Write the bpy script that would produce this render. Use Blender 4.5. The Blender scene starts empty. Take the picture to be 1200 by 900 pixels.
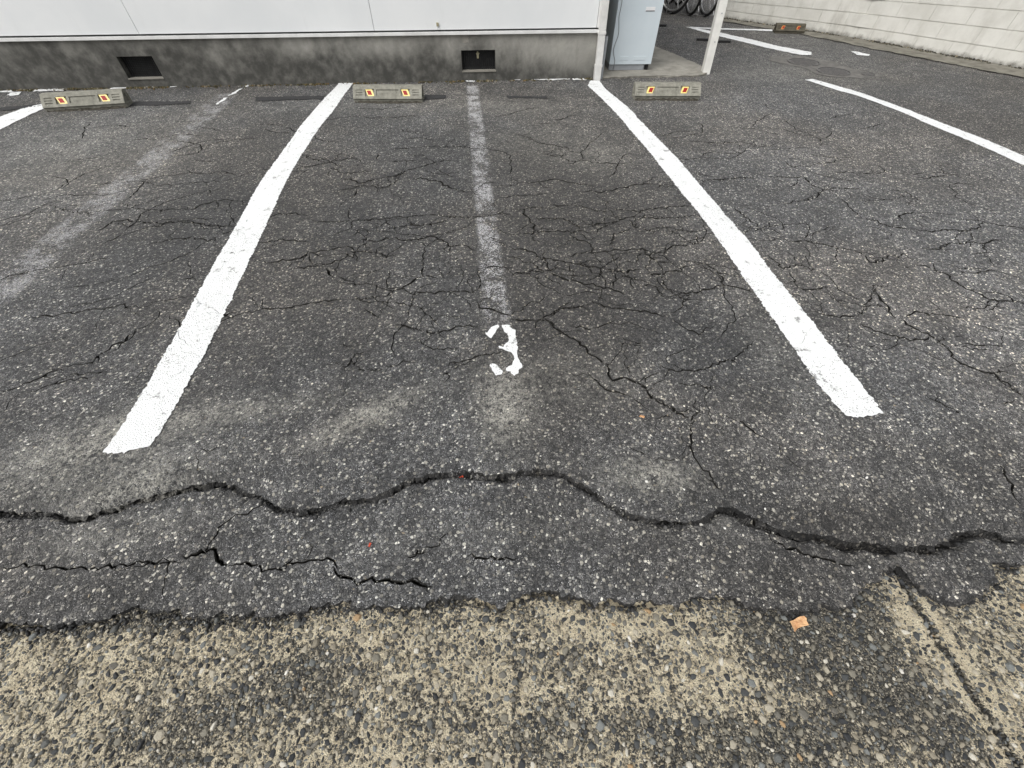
import bpy, bmesh, math, random
import numpy as np
from mathutils import Vector, Matrix
from mathutils.geometry import delaunay_2d_cdt

R = math.radians
random.seed(7); rng = np.random.default_rng(7)
scene = bpy.context.scene
col = scene.collection

# ------------------------------------------------------------------ camera
cd = bpy.data.cameras.new('camera'); cam = bpy.data.objects.new('camera', cd); col.objects.link(cam)
cd.sensor_width = 36.0; cd.lens = 475.0 / 1200.0 * 36.0; cd.clip_start = 0.02; cd.clip_end = 300.0
cam.location = (0, 0, 1.15); cam.rotation_euler = (R(90 - 50.0), 0, R(-5.4))
scene.camera = cam

# ------------------------------------------------------------------ sky, sun, exposure (overcast)
SUN_EL, SUN_AZ = 55.0, 228.0          # azimuth clockwise from +Y; to the left and behind the camera, behind cloud
w = bpy.data.worlds.new('World'); scene.world = w; w.use_nodes = True
nt = w.node_tree; nt.nodes.clear()
sky = nt.nodes.new('ShaderNodeTexSky'); sky.sky_type = 'NISHITA'; sky.sun_disc = False
sky.sun_elevation = R(SUN_EL); sky.sun_rotation = R(SUN_AZ); sky.air_density = 1.0; sky.dust_density = 6.0; sky.ozone_density = 1.0
hs = nt.nodes.new('ShaderNodeHueSaturation'); hs.inputs['Saturation'].default_value = 0.18
bg = nt.nodes.new('ShaderNodeBackground'); bg.inputs['Strength'].default_value = 0.15
wo = nt.nodes.new('ShaderNodeOutputWorld')
nt.links.new(sky.outputs[0], hs.inputs['Color']); nt.links.new(hs.outputs[0], bg.inputs['Color']); nt.links.new(bg.outputs[0], wo.inputs['Surface'])
sl = bpy.data.lights.new('sun', 'SUN'); sl.energy = 1.0; sl.angle = R(60); sl.color = (1.0, 0.985, 0.96)
sun = bpy.data.objects.new('sun', sl); col.objects.link(sun)
az = R(SUN_AZ); el = R(SUN_EL)
sd = Vector((math.sin(az) * math.cos(el), math.cos(az) * math.cos(el), math.sin(el)))
sun.rotation_euler = sd.to_track_quat('Z', 'Y').to_euler(); sun.location = sd * 20
vs = scene.view_settings
vs.view_transform = 'Standard'; vs.look = 'None'; vs.gamma = 1.0; vs.use_curve_mapping = False; vs.exposure = 0.2
scene.render.engine = 'CYCLES'

# ------------------------------------------------------------------ traced lengths, in millimetres on the ground (x right, y away)
CRACKS=[(3,[(-2657,2429),(-2562,2493),(-2423,2510),(-2319,2490),(-2246,2463),(-2138,2478),(-2038,2463),(-1924,2470),(-1795,2446),(-1629,2442),(-1540,2525),(-1423,2540)]),(4.0,[(-2020,2232),(-1988,2319),(-1929,2337),(-1794,2289),(-1659,2288),(-1569,2291),(-1485,2248),(-1387,2228),(-1310,2232),(-1198,2199)]),(3,[(-1698,2054),(-1657,2081),(-1587,2116),(-1506,2129),(-1396,2098),(-1344,2103)]),(3,[(-2246,1813),(-2201,1859),(-2128,1896),(-2041,1915),(-1927,1922),(-1822,1949)]),(3.5,[(-1971,1528),(-1851,1544),(-1744,1556),(-1659,1562),(-1578,1577),(-1516,1541)]),(2.0,[(-1999,2793),(-1771,2802),(-1574,2798),(-1426,2959)]),(3,[(-1408,1759),(-1324,1742)]),(2.0,[(-1306,2255),(-1234,2319)]),(2.0,[(-1278,1975),(-1195,1947),(-1130,1903)]),(2.0,[(-1253,1787),(-1244,1876),(-1232,1931)]),(2.5,[(-1277,1504),(-1200,1490),(-1116,1478),(-1074,1485)]),(2.0,[(-1265,1518),(-1226,1558),(-1180,1584),(-1139,1627)]),(2.0,[(-1308,3309),(-1313,3389),(-1291,3555),(-1214,3637)]),(3,[(-1303,3232),(-1169,3163),(-999,3039),(-893,3082),(-798,3128)]),(4.0,[(-1186,2937),(-1099,2979),(-985,3037)]),(3,[(-939,2947),(-855,2866),(-745,2862),(-663,2871)]),(3.5,[(-843,2791),(-767,2737),(-695,2700),(-620,2739),(-541,2763),(-489,2789),(-410,2847),(-356,2875),(-246,2985),(-130,3010)]),(3,[(-837,2610),(-763,2632),(-690,2670),(-610,2662),(-554,2627),(-506,2682),(-500,2759)]),(3.5,[(-732,2516),(-711,2584),(-711,2627)]),(4.0,[(-377,2747),(-294,2724),(-225,2686),(-156,2619),(-90,2554),(-12,2518)]),(3,[(-671,3172),(-648,3041)]),(3,[(-537,3013),(-451,3022),(-363,2996)]),(2.5,[(-589,3241),(-377,3269),(-191,3223),(-6,3226)]),(2.0,[(-1305,2556),(-1236,2577),(-1192,2601)]),(2.0,[(-1350,2887),(-1248,2910),(-1186,2937)]),(3,[(-1217,2341),(-1114,2351),(-1039,2337),(-948,2304)]),(3.5,[(-914,2253),(-840,2234),(-747,2237),(-655,2245),(-562,2255),(-468,2271),(-324,2269),(-227,2260),(-94,2223),(64,2232),(211,2231)]),(2.5,[(-530,2289),(-485,2200),(-443,2127),(-451,2083)]),(4.0,[(-480,2153),(-388,2156),(-306,2160),(-201,2173),(-154,2205)]),(3.5,[(-1154,2054),(-1090,2058),(-1043,2085),(-956,2046),(-887,2029)]),(4.0,[(-1068,1869),(-980,1885),(-898,1890),(-868,1946),(-807,1960),(-735,1973),(-674,1998)]),(4.5,[(-615,2045),(-536,2037),(-448,2061)]),(4.0,[(-911,1817),(-819,1818),(-750,1829),(-693,1861),(-660,1916),(-619,1928),(-543,1921),(-485,1880),(-419,1864)]),(3.5,[(-674,1998),(-658,1966),(-630,1929)]),(4.0,[(-438,2071),(-378,2022),(-287,2003),(-266,2033),(-197,2005),(-130,1936),(-63,1920),(-10,1865)]),(3,[(-130,1936),(-151,1878)]),(4.0,[(-753,1793),(-717,1736),(-690,1699)]),(4.0,[(-678,1715),(-621,1676),(-575,1630)]),(4.5,[(-448,1546),(-404,1581),(-357,1601),(-310,1646),(-272,1677)]),(4.5,[(-272,1677),(-276,1766)]),(2.5,[(-276,1766),(-272,1919),(-287,2003)]),(4.0,[(-272,1686),(-221,1672),(-180,1651)]),(4.5,[(-366,1602),(-325,1566),(-246,1550),(-188,1545),(-110,1538),(-52,1524),(-12,1536)]),(3.0,[(-12,1536),(0,1600),(-6,1704)]),(4.5,[(-6,1704),(36,1709),(89,1714),(160,1698)]),(4.5,[(-995,1521),(-915,1499),(-844,1507),(-766,1530),(-703,1539),(-637,1540)]),(3.5,[(-588,1528),(-512,1521),(-448,1546)]),(4.0,[(-522,1462),(-480,1422),(-441,1397)]),(5.0,[(-16,1459),(-3,1413),(47,1387),(83,1369),(127,1343)]),(2.5,[(-565,3668),(-426,3562),(-341,3487)]),(3.5,[(326,3447),(432,3371),(498,3259),(589,3230),(707,3178)]),(3,[(502,3061),(616,3013),(674,2916),(794,2923),(903,2877),(1058,2844)]),(3.5,[(248,2626),(397,2612),(539,2645),(601,2602),(707,2583),(768,2547)]),(3.5,[(659,2483),(787,2457),(908,2504),(996,2525),(1085,2547),(1256,2516)]),(3.5,[(223,2358),(319,2310),(417,2287)]),(4.0,[(279,2288),(305,2197),(320,2124),(309,2034),(289,1928)]),(3.5,[(338,2170),(397,2153),(484,2168),(557,2102),(567,2032)]),(3.5,[(450,2337),(548,2314),(643,2279),(731,2219),(801,2200)]),(4.0,[(808,2225),(952,2198),(1087,2224),(1191,2227),(1261,2208)]),(4.0,[(576,2077),(746,2084),(878,2119),(971,2098),(1090,2087),(1243,2097)]),(4.5,[(259,2005),(329,2010),(422,2012),(490,1999),(561,2003),(638,1981)]),(3.5,[(508,1971),(541,1904),(590,1868),(581,1779)]),(5.5,[(176,1867),(240,1841),(289,1797),(338,1764),(418,1723),(477,1695),(565,1660),(624,1645),(690,1612),(777,1622)]),(4.5,[(457,1762),(506,1786),(607,1796),(699,1808),(775,1800),(843,1804),(855,1734),(893,1683),(953,1668)]),(4.5,[(855,1734),(932,1766),(1000,1799),(1084,1811),(1143,1816),(1168,1909)]),(5.5,[(156,1645),(218,1648),(303,1666),(333,1655)]),(4.5,[(333,1655),(345,1735),(278,1798)]),(4.0,[(303,1666),(288,1713),(262,1752)]),(5.5,[(330,1637),(394,1588),(448,1550),(502,1520),(567,1497),(616,1453),(639,1428)]),(3.5,[(519,1551),(561,1598),(589,1630)]),(3.5,[(646,1607),(639,1540),(612,1477)]),(4.5,[(794,1576),(868,1578),(915,1591),(989,1619),(1041,1642)]),(4.5,[(875,1421),(939,1430),(1013,1439),(1095,1464),(1147,1467),(1206,1437),(1253,1409),(1311,1403)]),(3.5,[(1015,2012),(1081,1961),(1165,1931),(1223,1925)]),(4.0,[(860,1553),(858,1486),(875,1421),(812,1411),(798,1492)]),(4.5,[(487,1404),(553,1360),(611,1326),(683,1312),(741,1285),(782,1267)]),(5.5,[(290,1314),(336,1366),(413,1374),(443,1378)]),(3.0,[(168,1780),(233,1783)]),(3.5,[(1448,2543),(1557,2533),(1689,2542),(1824,2555)]),(3,[(1613,3195),(1786,3137),(1974,3120),(2158,3061)]),(4.0,[(1509,2184),(1539,2033),(1566,1915)]),(2.0,[(1293,2192),(1362,2172),(1431,2153)]),(2.0,[(1314,2892),(1396,2866),(1448,2843)]),(2.0,[(1229,1624),(1313,1616),(1404,1644)]),(2.5,[(1243,1410),(1315,1411)]),(2.0,[(1274,2529),(1415,2531)]),(3.0,[(878,2119),(887,2024),(931,1975),(1015,2012)]),(3.0,[(638,1981),(683,2021),(770,2082)]),(3.0,[(1041,1642),(1104,1636),(1144,1578),(1147,1467)]),(3.0,[(690,1612),(709,1533),(691,1470)]),(3.0,[(953,1668),(989,1619)]),(3.0,[(676,1850),(724,1951),(845,2005)]),(4.0,[(1915,2562),(2025,2552),(2136,2541),(2135,2417),(2167,2355),(2259,2346),(2382,2320)]),(3.5,[(2167,2355),(2058,2266),(1938,2223),(1822,2207)]),(3,[(2382,2883),(2420,2842)]),(3.5,[(2368,2584),(2498,2556),(2585,2531),(2705,2552)]),(3.5,[(2868,2472),(2953,2448),(3074,2469),(3169,2492)]),(3,[(2553,2304),(2638,2267),(2649,2210),(2666,2127)]),(3.5,[(2195,2225),(2200,2171),(2168,2083),(2167,1985)]),(5.0,[(2167,1985),(2234,1955),(2254,1895),(2297,1868),(2338,1842)]),(4.0,[(2357,1932),(2431,1996),(2528,2037)]),(3,[(2350,2252),(2400,2206),(2483,2171)]),(4.0,[(2373,1839),(2437,1810),(2526,1813),(2598,1795),(2684,1809),(2787,1868)]),(4.5,[(2683,1924),(2757,1906),(2823,1864),(2885,1835),(2981,1804)]),(3.5,[(1594,1946),(1618,1899),(1635,1864)]),(4.5,[(1635,1801),(1719,1782),(1796,1754),(1855,1718),(1919,1692),(1936,1632),(1937,1585),(1990,1580),(2075,1619)]),(4.0,[(1898,1940),(1974,1922)]),(4.0,[(2290,1657),(2363,1660),(2446,1703),(2504,1687),(2579,1691),(2618,1666),(2690,1680),(2744,1685)]),(4.0,[(2618,1666),(2559,1602),(2487,1599)]),(3.5,[(2559,1602),(2586,1580),(2615,1549)]),(5.5,[(2162,1554),(2191,1506),(2226,1467),(2229,1406),(2240,1356),(2259,1306),(2278,1257),(2341,1236),(2410,1222)]),(4.0,[(2315,1467),(2362,1445),(2413,1441),(2487,1460)]),(4.0,[(1454,1678),(1451,1567),(1518,1569),(1579,1582),(1596,1535),(1647,1530)]),(4.0,[(1474,1529),(1478,1461),(1461,1413),(1511,1392),(1594,1392)]),(5.5,[(1814,1380),(1792,1334),(1770,1260),(1749,1204),(1761,1168)]),(5.0,[(1417,1235),(1460,1210),(1520,1198),(1611,1203)]),(5.0,[(1803,1171),(1878,1192),(1942,1186),(1996,1167),(2058,1147)]),(3.5,[(1545,1851),(1602,1825)]),(2.5,[(1311,1403),(1346,1392),(1376,1389)]),(3.0,[(2338,1842),(2373,1839)]),(3.0,[(2075,1619),(2153,1631),(2162,1554)]),(3.0,[(1611,1203),(1704,1266),(1814,1380)]),(4.5,[(-1772,1101),(-1727,1122),(-1694,1140),(-1671,1164),(-1649,1189),(-1607,1196)]),(3.5,[(-1683,1088),(-1647,1099),(-1600,1121),(-1571,1133),(-1524,1145),(-1482,1136)]),(3.5,[(-1635,1314),(-1606,1336)]),(4.0,[(-1510,1232),(-1511,1279),(-1488,1313),(-1458,1334),(-1440,1384),(-1436,1409)]),(4.0,[(-946,760),(-893,779)]),(2.0,[(-1193,1103),(-1153,1137),(-1117,1144)]),(2.0,[(-1261,1279),(-1221,1281)]),(4.5,[(-363,1341),(-308,1309),(-271,1286),(-217,1268),(-147,1268),(-112,1291),(-58,1292),(-14,1268)]),(3.5,[(-542,1084),(-524,1127),(-507,1172),(-475,1181),(-450,1184)]),(3.5,[(-374,1091),(-343,1110),(-320,1119),(-270,1112)]),(3.5,[(-453,1076),(-382,1086)]),(3.5,[(-146,1069),(-105,1088),(-63,1095),(21,1110),(63,1118)]),(3.0,[(-153,984),(-145,1025),(-150,1053)]),(3.0,[(-268,1234),(-206,1167),(-104,1163)]),(3.0,[(-587,1252),(-549,1230),(-514,1220)]),(6.5,[(124,1309),(178,1300),(276,1285),(295,1233),(316,1198),(347,1176),(382,1130),(398,1080),(431,1043),(449,1013),(450,964),(463,936),(498,945),(533,924),(568,905),(579,864),(606,827),(636,800),(660,761),(699,744)]),(4.5,[(373,966),(407,936),(423,904),(457,880),(494,872)]),(4.0,[(456,1224),(506,1246),(554,1255)]),(3.5,[(360,1246),(456,1224)]),(3.5,[(555,1157),(602,1133),(650,1117)]),(4.0,[(663,998),(703,967),(757,956),(824,955),(889,988),(964,1004),(1025,1039),(1096,1093)]),(4.5,[(804,1251),(839,1194),(874,1165),(907,1136)]),(4.0,[(699,744),(667,681),(649,617),(649,563),(671,531),(685,487)]),(4.0,[(708,913),(759,897),(832,875)]),(3.0,[(574,756),(635,754)]),(3.5,[(447,653),(500,616)]),(3.0,[(568,905),(609,933),(655,950)]),(4.0,[(819,755),(862,715),(892,669),(915,641)]),(5.0,[(1576,1151),(1621,1107),(1652,1072),(1696,1055),(1739,1038),(1817,1044)]),(6.0,[(1775,1160),(1790,1104),(1814,1063),(1829,1024),(1833,962),(1822,917),(1848,886),(1887,860),(1914,841),(1926,808),(1929,766),(1942,745)]),(4.0,[(1914,841),(1978,835)]),(4.0,[(1817,1031),(1880,1029)]),(4.0,[(1910,1010),(1961,993),(2024,981),(2069,979)]),(4.0,[(1575,775),(1591,744),(1618,708),(1634,678)]),(3.5,[(1819,712),(1885,721)]),(3.5,[(1430,1043),(1469,1021)]),(4.0,[(2068,1125),(2110,1074),(2141,1045)]),(4.0,[(1615,479),(1590,430),(1560,377),(1561,357)]),(2.0,[(1265,1040),(1315,1110),(1394,1148)]),(3.0,[(1303,604),(1290,557)])]
OLD_CRACKS=[(3.0,[(-1352,452),(-1295,454),(-1206,438),(-1121,430),(-1060,424),(-996,429),(-928,426),(-870,428)]),(6.0,[(-870,428),(-837,440),(-802,449),(-781,443),(-776,419),(-741,405)]),(3.0,[(-741,405),(-696,404),(-644,381),(-584,379),(-542,394),(-474,395),(-430,364)]),(4.0,[(-453,367),(-427,342),(-379,327),(-289,317),(-229,310),(-183,298)]),(4.0,[(-256,382),(-202,388)]),(3.0,[(-92,366),(-45,358),(48,345)]),(5.0,[(457,415),(539,407),(592,410)]),(4.0,[(783,326),(838,290),(930,251),(972,239)])]
LIP=[(-1618,657),(-1457,629),(-1352,611),(-1260,594),(-1177,594),(-1116,615),(-1051,630),(-960,650),(-864,661),(-808,647),(-720,605),(-631,553),(-578,538),(-507,549),(-435,561),(-360,568),(-312,594),(-261,612),(-183,628),(-103,624),(-23,604),(58,609),(126,614),(204,595),(288,543),(342,491),(383,449),(440,426),(535,407),(615,415),(665,441),(711,442),(745,415),(813,370),(887,344),(961,320),(1039,303),(1114,284),(1189,281),(1255,285),(1321,300),(1399,300),(1483,278),(1613,251)]
OLD_EDGE=[(-1373,307),(-1254,304),(-1132,302),(-1034,308),(-925,315),(-846,302),(-732,278),(-604,268),(-500,271),(-415,273),(-327,259),(-218,252),(-186,267),(-120,263),(-65,256),(1,246),(47,255),(82,266),(127,266),(170,250),(220,223),(262,211),(332,218),(384,205),(459,192),(523,210),(572,216),(601,193),(641,167),(740,160),(848,148),(927,162),(1010,195),(1071,228),(1099,226),(1099,185),(1133,153),(1193,139),(1268,142),(1328,170),(1366,205),(1434,212),(1587,211)]
JOINT=[(1100,260),(1095,211),(1087,129),(1083,54),(1082,-11),(1081,-72),(1082,-126),(1076,-173),(1068,-246)]
NUMBER=[[(5,1242),(7,1226),(17,1212),(29,1197),(36,1210),(43,1225),(50,1236),(58,1251),(65,1267),(62,1279),(53,1277),(42,1271),(33,1265),(24,1252),(19,1243),(14,1234)],[(77,1275),(94,1276),(111,1272),(113,1253),(120,1245),(131,1240),(130,1219),(126,1197),(131,1181),(132,1165),(128,1153),(131,1139),(128,1123),(124,1102),(125,1082),(128,1069),(129,1057),(136,1040),(134,1027),(123,1020),(120,1007),(117,999),(108,996),(103,988),(96,996),(90,1002),(89,1012),(78,1015),(73,1021),(75,1032),(86,1039),(98,1044),(104,1059),(110,1075),(110,1091),(104,1108),(96,1115),(81,1123),(70,1133),(58,1138),(55,1149),(59,1153),(74,1143),(76,1155),(88,1167),(95,1173),(99,1186),(99,1208),(96,1222),(87,1232),(82,1247),(77,1261)],[(14,1048),(17,1056),(26,1061),(35,1056),(43,1049),(47,1039),(53,1031),(61,1018),(60,1005),(55,1000),(45,1002),(36,998),(31,998),(29,1008),(21,1024),(19,1038)]]
LINES={'left': [(-1229,4972),(-1091,4959),(-1138,4262),(-1171,3725),(-1179,3175),(-1174,2782),(-1165,2505),(-1152,2226),(-1142,2017),(-1136,1877),(-1130,1694),(-1123,1537),(-1116,1433),(-1111,1311),(-1108,1210),(-1108,1104),(-1104,982),(-1102,849),(-1109,803),(-1151,791),(-1179,784),(-1219,784),(-1251,791),(-1248,842),(-1245,900),(-1250,1004),(-1257,1148),(-1264,1301),(-1272,1459),(-1286,1715),(-1300,1977),(-1313,2242),(-1324,2510),(-1331,2701),(-1336,2978),(-1336,3343),(-1328,3740),(-1296,4254)],'right': [(1170,4630),(1237,4798),(1321,4790),(1316,4506),(1354,4192),(1381,3888),(1395,3579),(1406,3390),(1416,3132),(1424,2899),(1423,2664),(1420,2429),(1422,2229),(1418,2048),(1415,1929),(1413,1808),(1407,1674),(1401,1565),(1394,1404),(1389,1300),(1386,1191),(1382,1106),(1377,989),(1373,881),(1368,803),(1377,744),(1367,707),(1332,703),(1269,698),(1235,709),(1223,774),(1219,892),(1224,994),(1227,1081),(1233,1200),(1240,1325),(1246,1436),(1245,1524),(1249,1630),(1255,1759),(1263,1925),(1268,2111),(1268,2254),(1270,2408),(1271,2576),(1270,2759),(1270,3018),(1265,3245),(1254,3514),(1238,3796),(1218,4110),(1194,4384)],'east': [(3371,4626),(3465,4647),(3560,4462),(3628,4259),(3697,3972),(3750,3732),(3788,3472),(3817,3253),(3837,3036),(3847,2861),(3851,2685),(3851,2164),(3672,2006),(3694,2529),(3699,2699),(3701,2883),(3695,3102),(3684,3352),(3659,3619),(3615,3860),(3551,4123),(3453,4414)],'west': [(-3728,3522),(-3964,3843),(-3845,4213),(-3794,4445),(-3706,4551),(-3604,4405),(-3621,4172),(-3638,3902)],'farA': [(3153,7293),(3238,7255),(3487,6857),(3672,6495),(3849,6067),(4090,5694),(4001,5579),(3883,5590),(3677,5948),(3527,6310),(3328,6763)],'farB': [(3218,7299),(3453,7205),(3672,7136),(4009,7063),(4290,7008),(4232,6898),(3968,6980),(3637,7058),(3420,7125),(3227,7196)],'dash': [(4570,5712),(4637,5684),(4693,5534),(4633,5479),(4542,5528)]}
FRAGS=[[(-3375,4990),(-3182,5042),(-3137,4995),(-3345,4933)],[(-3134,5023),(-2916,5045),(-2891,4986),(-3091,4963)],[(-2846,5010),(-2765,5025),(-2752,4973),(-2821,4952)],[(-4362,4988),(-4253,5005),(-4207,4934),(-4324,4932)],[(-4052,4986),(-3801,4997),(-3763,4932),(-4025,4930)],[(-3619,4905),(-3467,4917),(-3446,4849),(-3581,4836)],[(-4245,4925),(-4144,4941),(-4097,4833),(-4158,4813)],[(-2024,5062),(-1688,5059),(-1665,4998),(-1994,5015)],[(-573,5029),(-506,5038),(-512,4993),(-571,4992)],[(-3,4945),(99,4944),(96,4867),(12,4869)],[(475,4930),(569,4927),(546,4878),(479,4890)],[(652,4898),(775,4917),(897,4921),(1051,4906),(1043,4861),(800,4854)],[(1068,4904),(1208,4906),(1191,4823),(1062,4829)],[(-2094,5024),(-2057,5035),(-2082,4909),(-2115,4913)],[(-2144,4833),(-2113,4857),(-2123,4698),(-2167,4625)],[(-2187,4552),(-2157,4574),(-2165,4406),(-2193,4362)],[(-1603,5051),(-1523,5059),(-1504,5012),(-1585,5005)]]
STRIPS=[[(-2976, 4518), (-2625, 4508), (-2449, 4504), (-2427, 4431), (-2658, 4417), (-2929, 4420)], [(-1907, 4563), (-1604, 4559), (-1289, 4542), (-1284, 4442), (-1576, 4445), (-1873, 4449)], [(-388, 4495), (-286, 4473), (-185, 4476), (-184, 4363), (-382, 4357)], [(-4014, 4466), (-3832, 4505), (-3721, 4553), (-3676, 4479), (-3779, 4421), (-3951, 4371)], [(370, 4411), (493, 4386), (727, 4364), (718, 4302), (488, 4336), (378, 4322)]]

mm = lambda pts: [(x / 1000.0, y / 1000.0) for x, y in pts]
BUILD_X, BUILD_Y, BUILD_ROT = 1.30, 4.880, R(-1.37)      # right-hand corner of the white building and its turn

# ------------------------------------------------------------------ node helpers
class NT:
    def __init__(s, name, flat=False):
        s.dim = '2D' if flat else '3D'
        s.m = bpy.data.materials.new(name); s.m.use_nodes = True; s.t = s.m.node_tree; s.t.nodes.clear()
        s.out = s.n('ShaderNodeOutputMaterial'); s.b = s.n('ShaderNodeBsdfPrincipled')
        s.l(s.b.outputs[0], s.out.inputs['Surface']); s.pos = s.n('ShaderNodeNewGeometry').outputs['Position']
        s.b.inputs['Specular IOR Level'].default_value = 0.3
    def n(s, t, **k):
        q = s.t.nodes.new(t)
        for a, v in k.items(): setattr(q, a, v)
        return q
    def l(s, a, b): s.t.links.new(a, b)
    def put(s, sock, v):
        if isinstance(v, bpy.types.NodeSocket): s.l(v, sock)
        elif isinstance(v, (tuple, list)) and len(v) == 3 and sock.type == 'RGBA': sock.default_value = (*v, 1)
        else: sock.default_value = v
    def math(s, op, a, b=0.0, c=0.0, clamp=False):
        q = s.n('ShaderNodeMath', operation=op, use_clamp=clamp)
        s.put(q.inputs[0], a); s.put(q.inputs[1], b); s.put(q.inputs[2], c); return q.outputs[0]
    def sm(s, x, lo, hi, a=0.0, b=1.0):
        q = s.n('ShaderNodeMapRange', interpolation_type='SMOOTHSTEP')
        s.put(q.inputs[0], x)
        for i, v in enumerate((lo, hi, a, b)): s.put(q.inputs[i + 1], v)
        return q.outputs[0]
    def mix(s, f, a, b, mode='MIX'):
        q = s.n('ShaderNodeMix', data_type='RGBA', blend_type=mode)
        s.put(q.inputs[0], f); s.put(q.inputs[6], a); s.put(q.inputs[7], b); return q.outputs[2]
    def noise(s, scale, detail=3.0, rough=0.55, vec=None, dist=0.0):
        q = s.n('ShaderNodeTexNoise', noise_dimensions=s.dim); s.l(vec or s.pos, q.inputs['Vector'])
        q.inputs['Scale'].default_value = scale; q.inputs['Detail'].default_value = detail
        q.inputs['Roughness'].default_value = rough; q.inputs['Distortion'].default_value = dist
        return q.outputs[0]
    def vor(s, scale, vec=None, rnd=1.0):
        q = s.n('ShaderNodeTexVoronoi', voronoi_dimensions=s.dim); s.l(vec or s.pos, q.inputs['Vector'])
        q.inputs['Scale'].default_value = scale; q.inputs['Randomness'].default_value = rnd
        return q.outputs['Distance'], q.outputs['Color']
    def ramp(s, f, stops, mode='LINEAR'):
        q = s.n('ShaderNodeValToRGB'); q.color_ramp.interpolation = mode
        e = q.color_ramp.elements
        while len(e) < len(stops): e.new(0.5)
        for i, (p, c) in enumerate(stops):
            e[i].position = p; e[i].color = (*(c if isinstance(c, tuple) else (c, c, c)), 1)
        s.put(q.inputs[0], f); return q.outputs[0]
    def sep(s, c):
        q = s.n('ShaderNodeSeparateColor'); s.l(c, q.inputs[0]); return q.outputs
    def xyz(s, v=None):
        q = s.n('ShaderNodeSeparateXYZ'); s.l(v or s.pos, q.inputs[0]); return q.outputs
    def attr(s, name): return s.n('ShaderNodeAttribute', attribute_name=name).outputs['Fac']
    def bump(s, h, dist, strength=1.0, nrm=None):
        q = s.n('ShaderNodeBump'); q.inputs['Strength'].default_value = strength; q.inputs['Distance'].default_value = dist
        s.l(h, q.inputs['Height'])
        if nrm is not None: s.l(nrm, q.inputs['Normal'])
        return q.outputs[0]
    def done(s, color, rough=0.85, normal=None, metal=None, spec=None):
        s.put(s.b.inputs['Base Color'], color); s.put(s.b.inputs['Roughness'], rough)
        if normal is not None: s.l(normal, s.b.inputs['Normal'])
        if metal is not None: s.b.inputs['Metallic'].default_value = metal
        if spec is not None: s.b.inputs['Specular IOR Level'].default_value = spec
        return s.m

def asphalt_core(t, bright=1.0, stretch=None):
    """dark binder with pale and dark chips; returns colour, height"""
    d1, c1 = t.vor(135.0); d2, c2 = t.vor(330.0); d3, c3 = t.vor(62.0)
    e1 = t.n('ShaderNodeTexVoronoi', voronoi_dimensions=t.dim, feature='DISTANCE_TO_EDGE'); t.l(t.pos, e1.inputs['Vector']); e1.inputs['Scale'].default_value = 135.0
    r1 = t.sep(c1); r2 = t.sep(c2); r3 = t.sep(c3)
    s1 = t.ramp(r1[0], [(0, (.055, .055, .056)), (.42, (.095, .094, .092)), (.70, (.140, .137, .131)), (.87, (.205, .20, .187)), (.95, (.37, .36, .325)), (1, (.68, .66, .59))])
    s2 = t.ramp(r2[0], [(0, .026), (.5, .062), (.78, .115), (.93, .25), (1, .52)])
    m1 = t.math('MULTIPLY', t.sm(e1.outputs['Distance'], .05, .16), t.sm(r1[1], .28, .40))
    matrix = t.mix(t.sm(d2, .28, .55, 1, 0), (.026, .026, .026), s2)
    c = t.mix(m1, matrix, s1)
    m3 = t.math('MULTIPLY', t.sm(d3, .26, .34, 1, 0), t.sm(r3[1], .80, .83))       # a few larger stones
    s3 = t.ramp(r3[0], [(0, (.05, .05, .053)), (.4, (.12, .115, .105)), (.7, (.26, .245, .21)), (1, (.46, .44, .38))])
    c = t.mix(m3, c, s3)
    h = t.math('ADD', t.math('MULTIPLY', m1, t.math('MULTIPLY_ADD', r1[2], .7, .3)), t.math('MULTIPLY', t.sm(d2, .1, .6, 1, 0), .35))
    h = t.math('ADD', h, t.math('MULTIPLY', m3, .9))
    h = t.math('ADD', h, t.math('MULTIPLY', t.noise(700, 2), .5))
    return c, h, (r1, r2, m1, m3)

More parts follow.
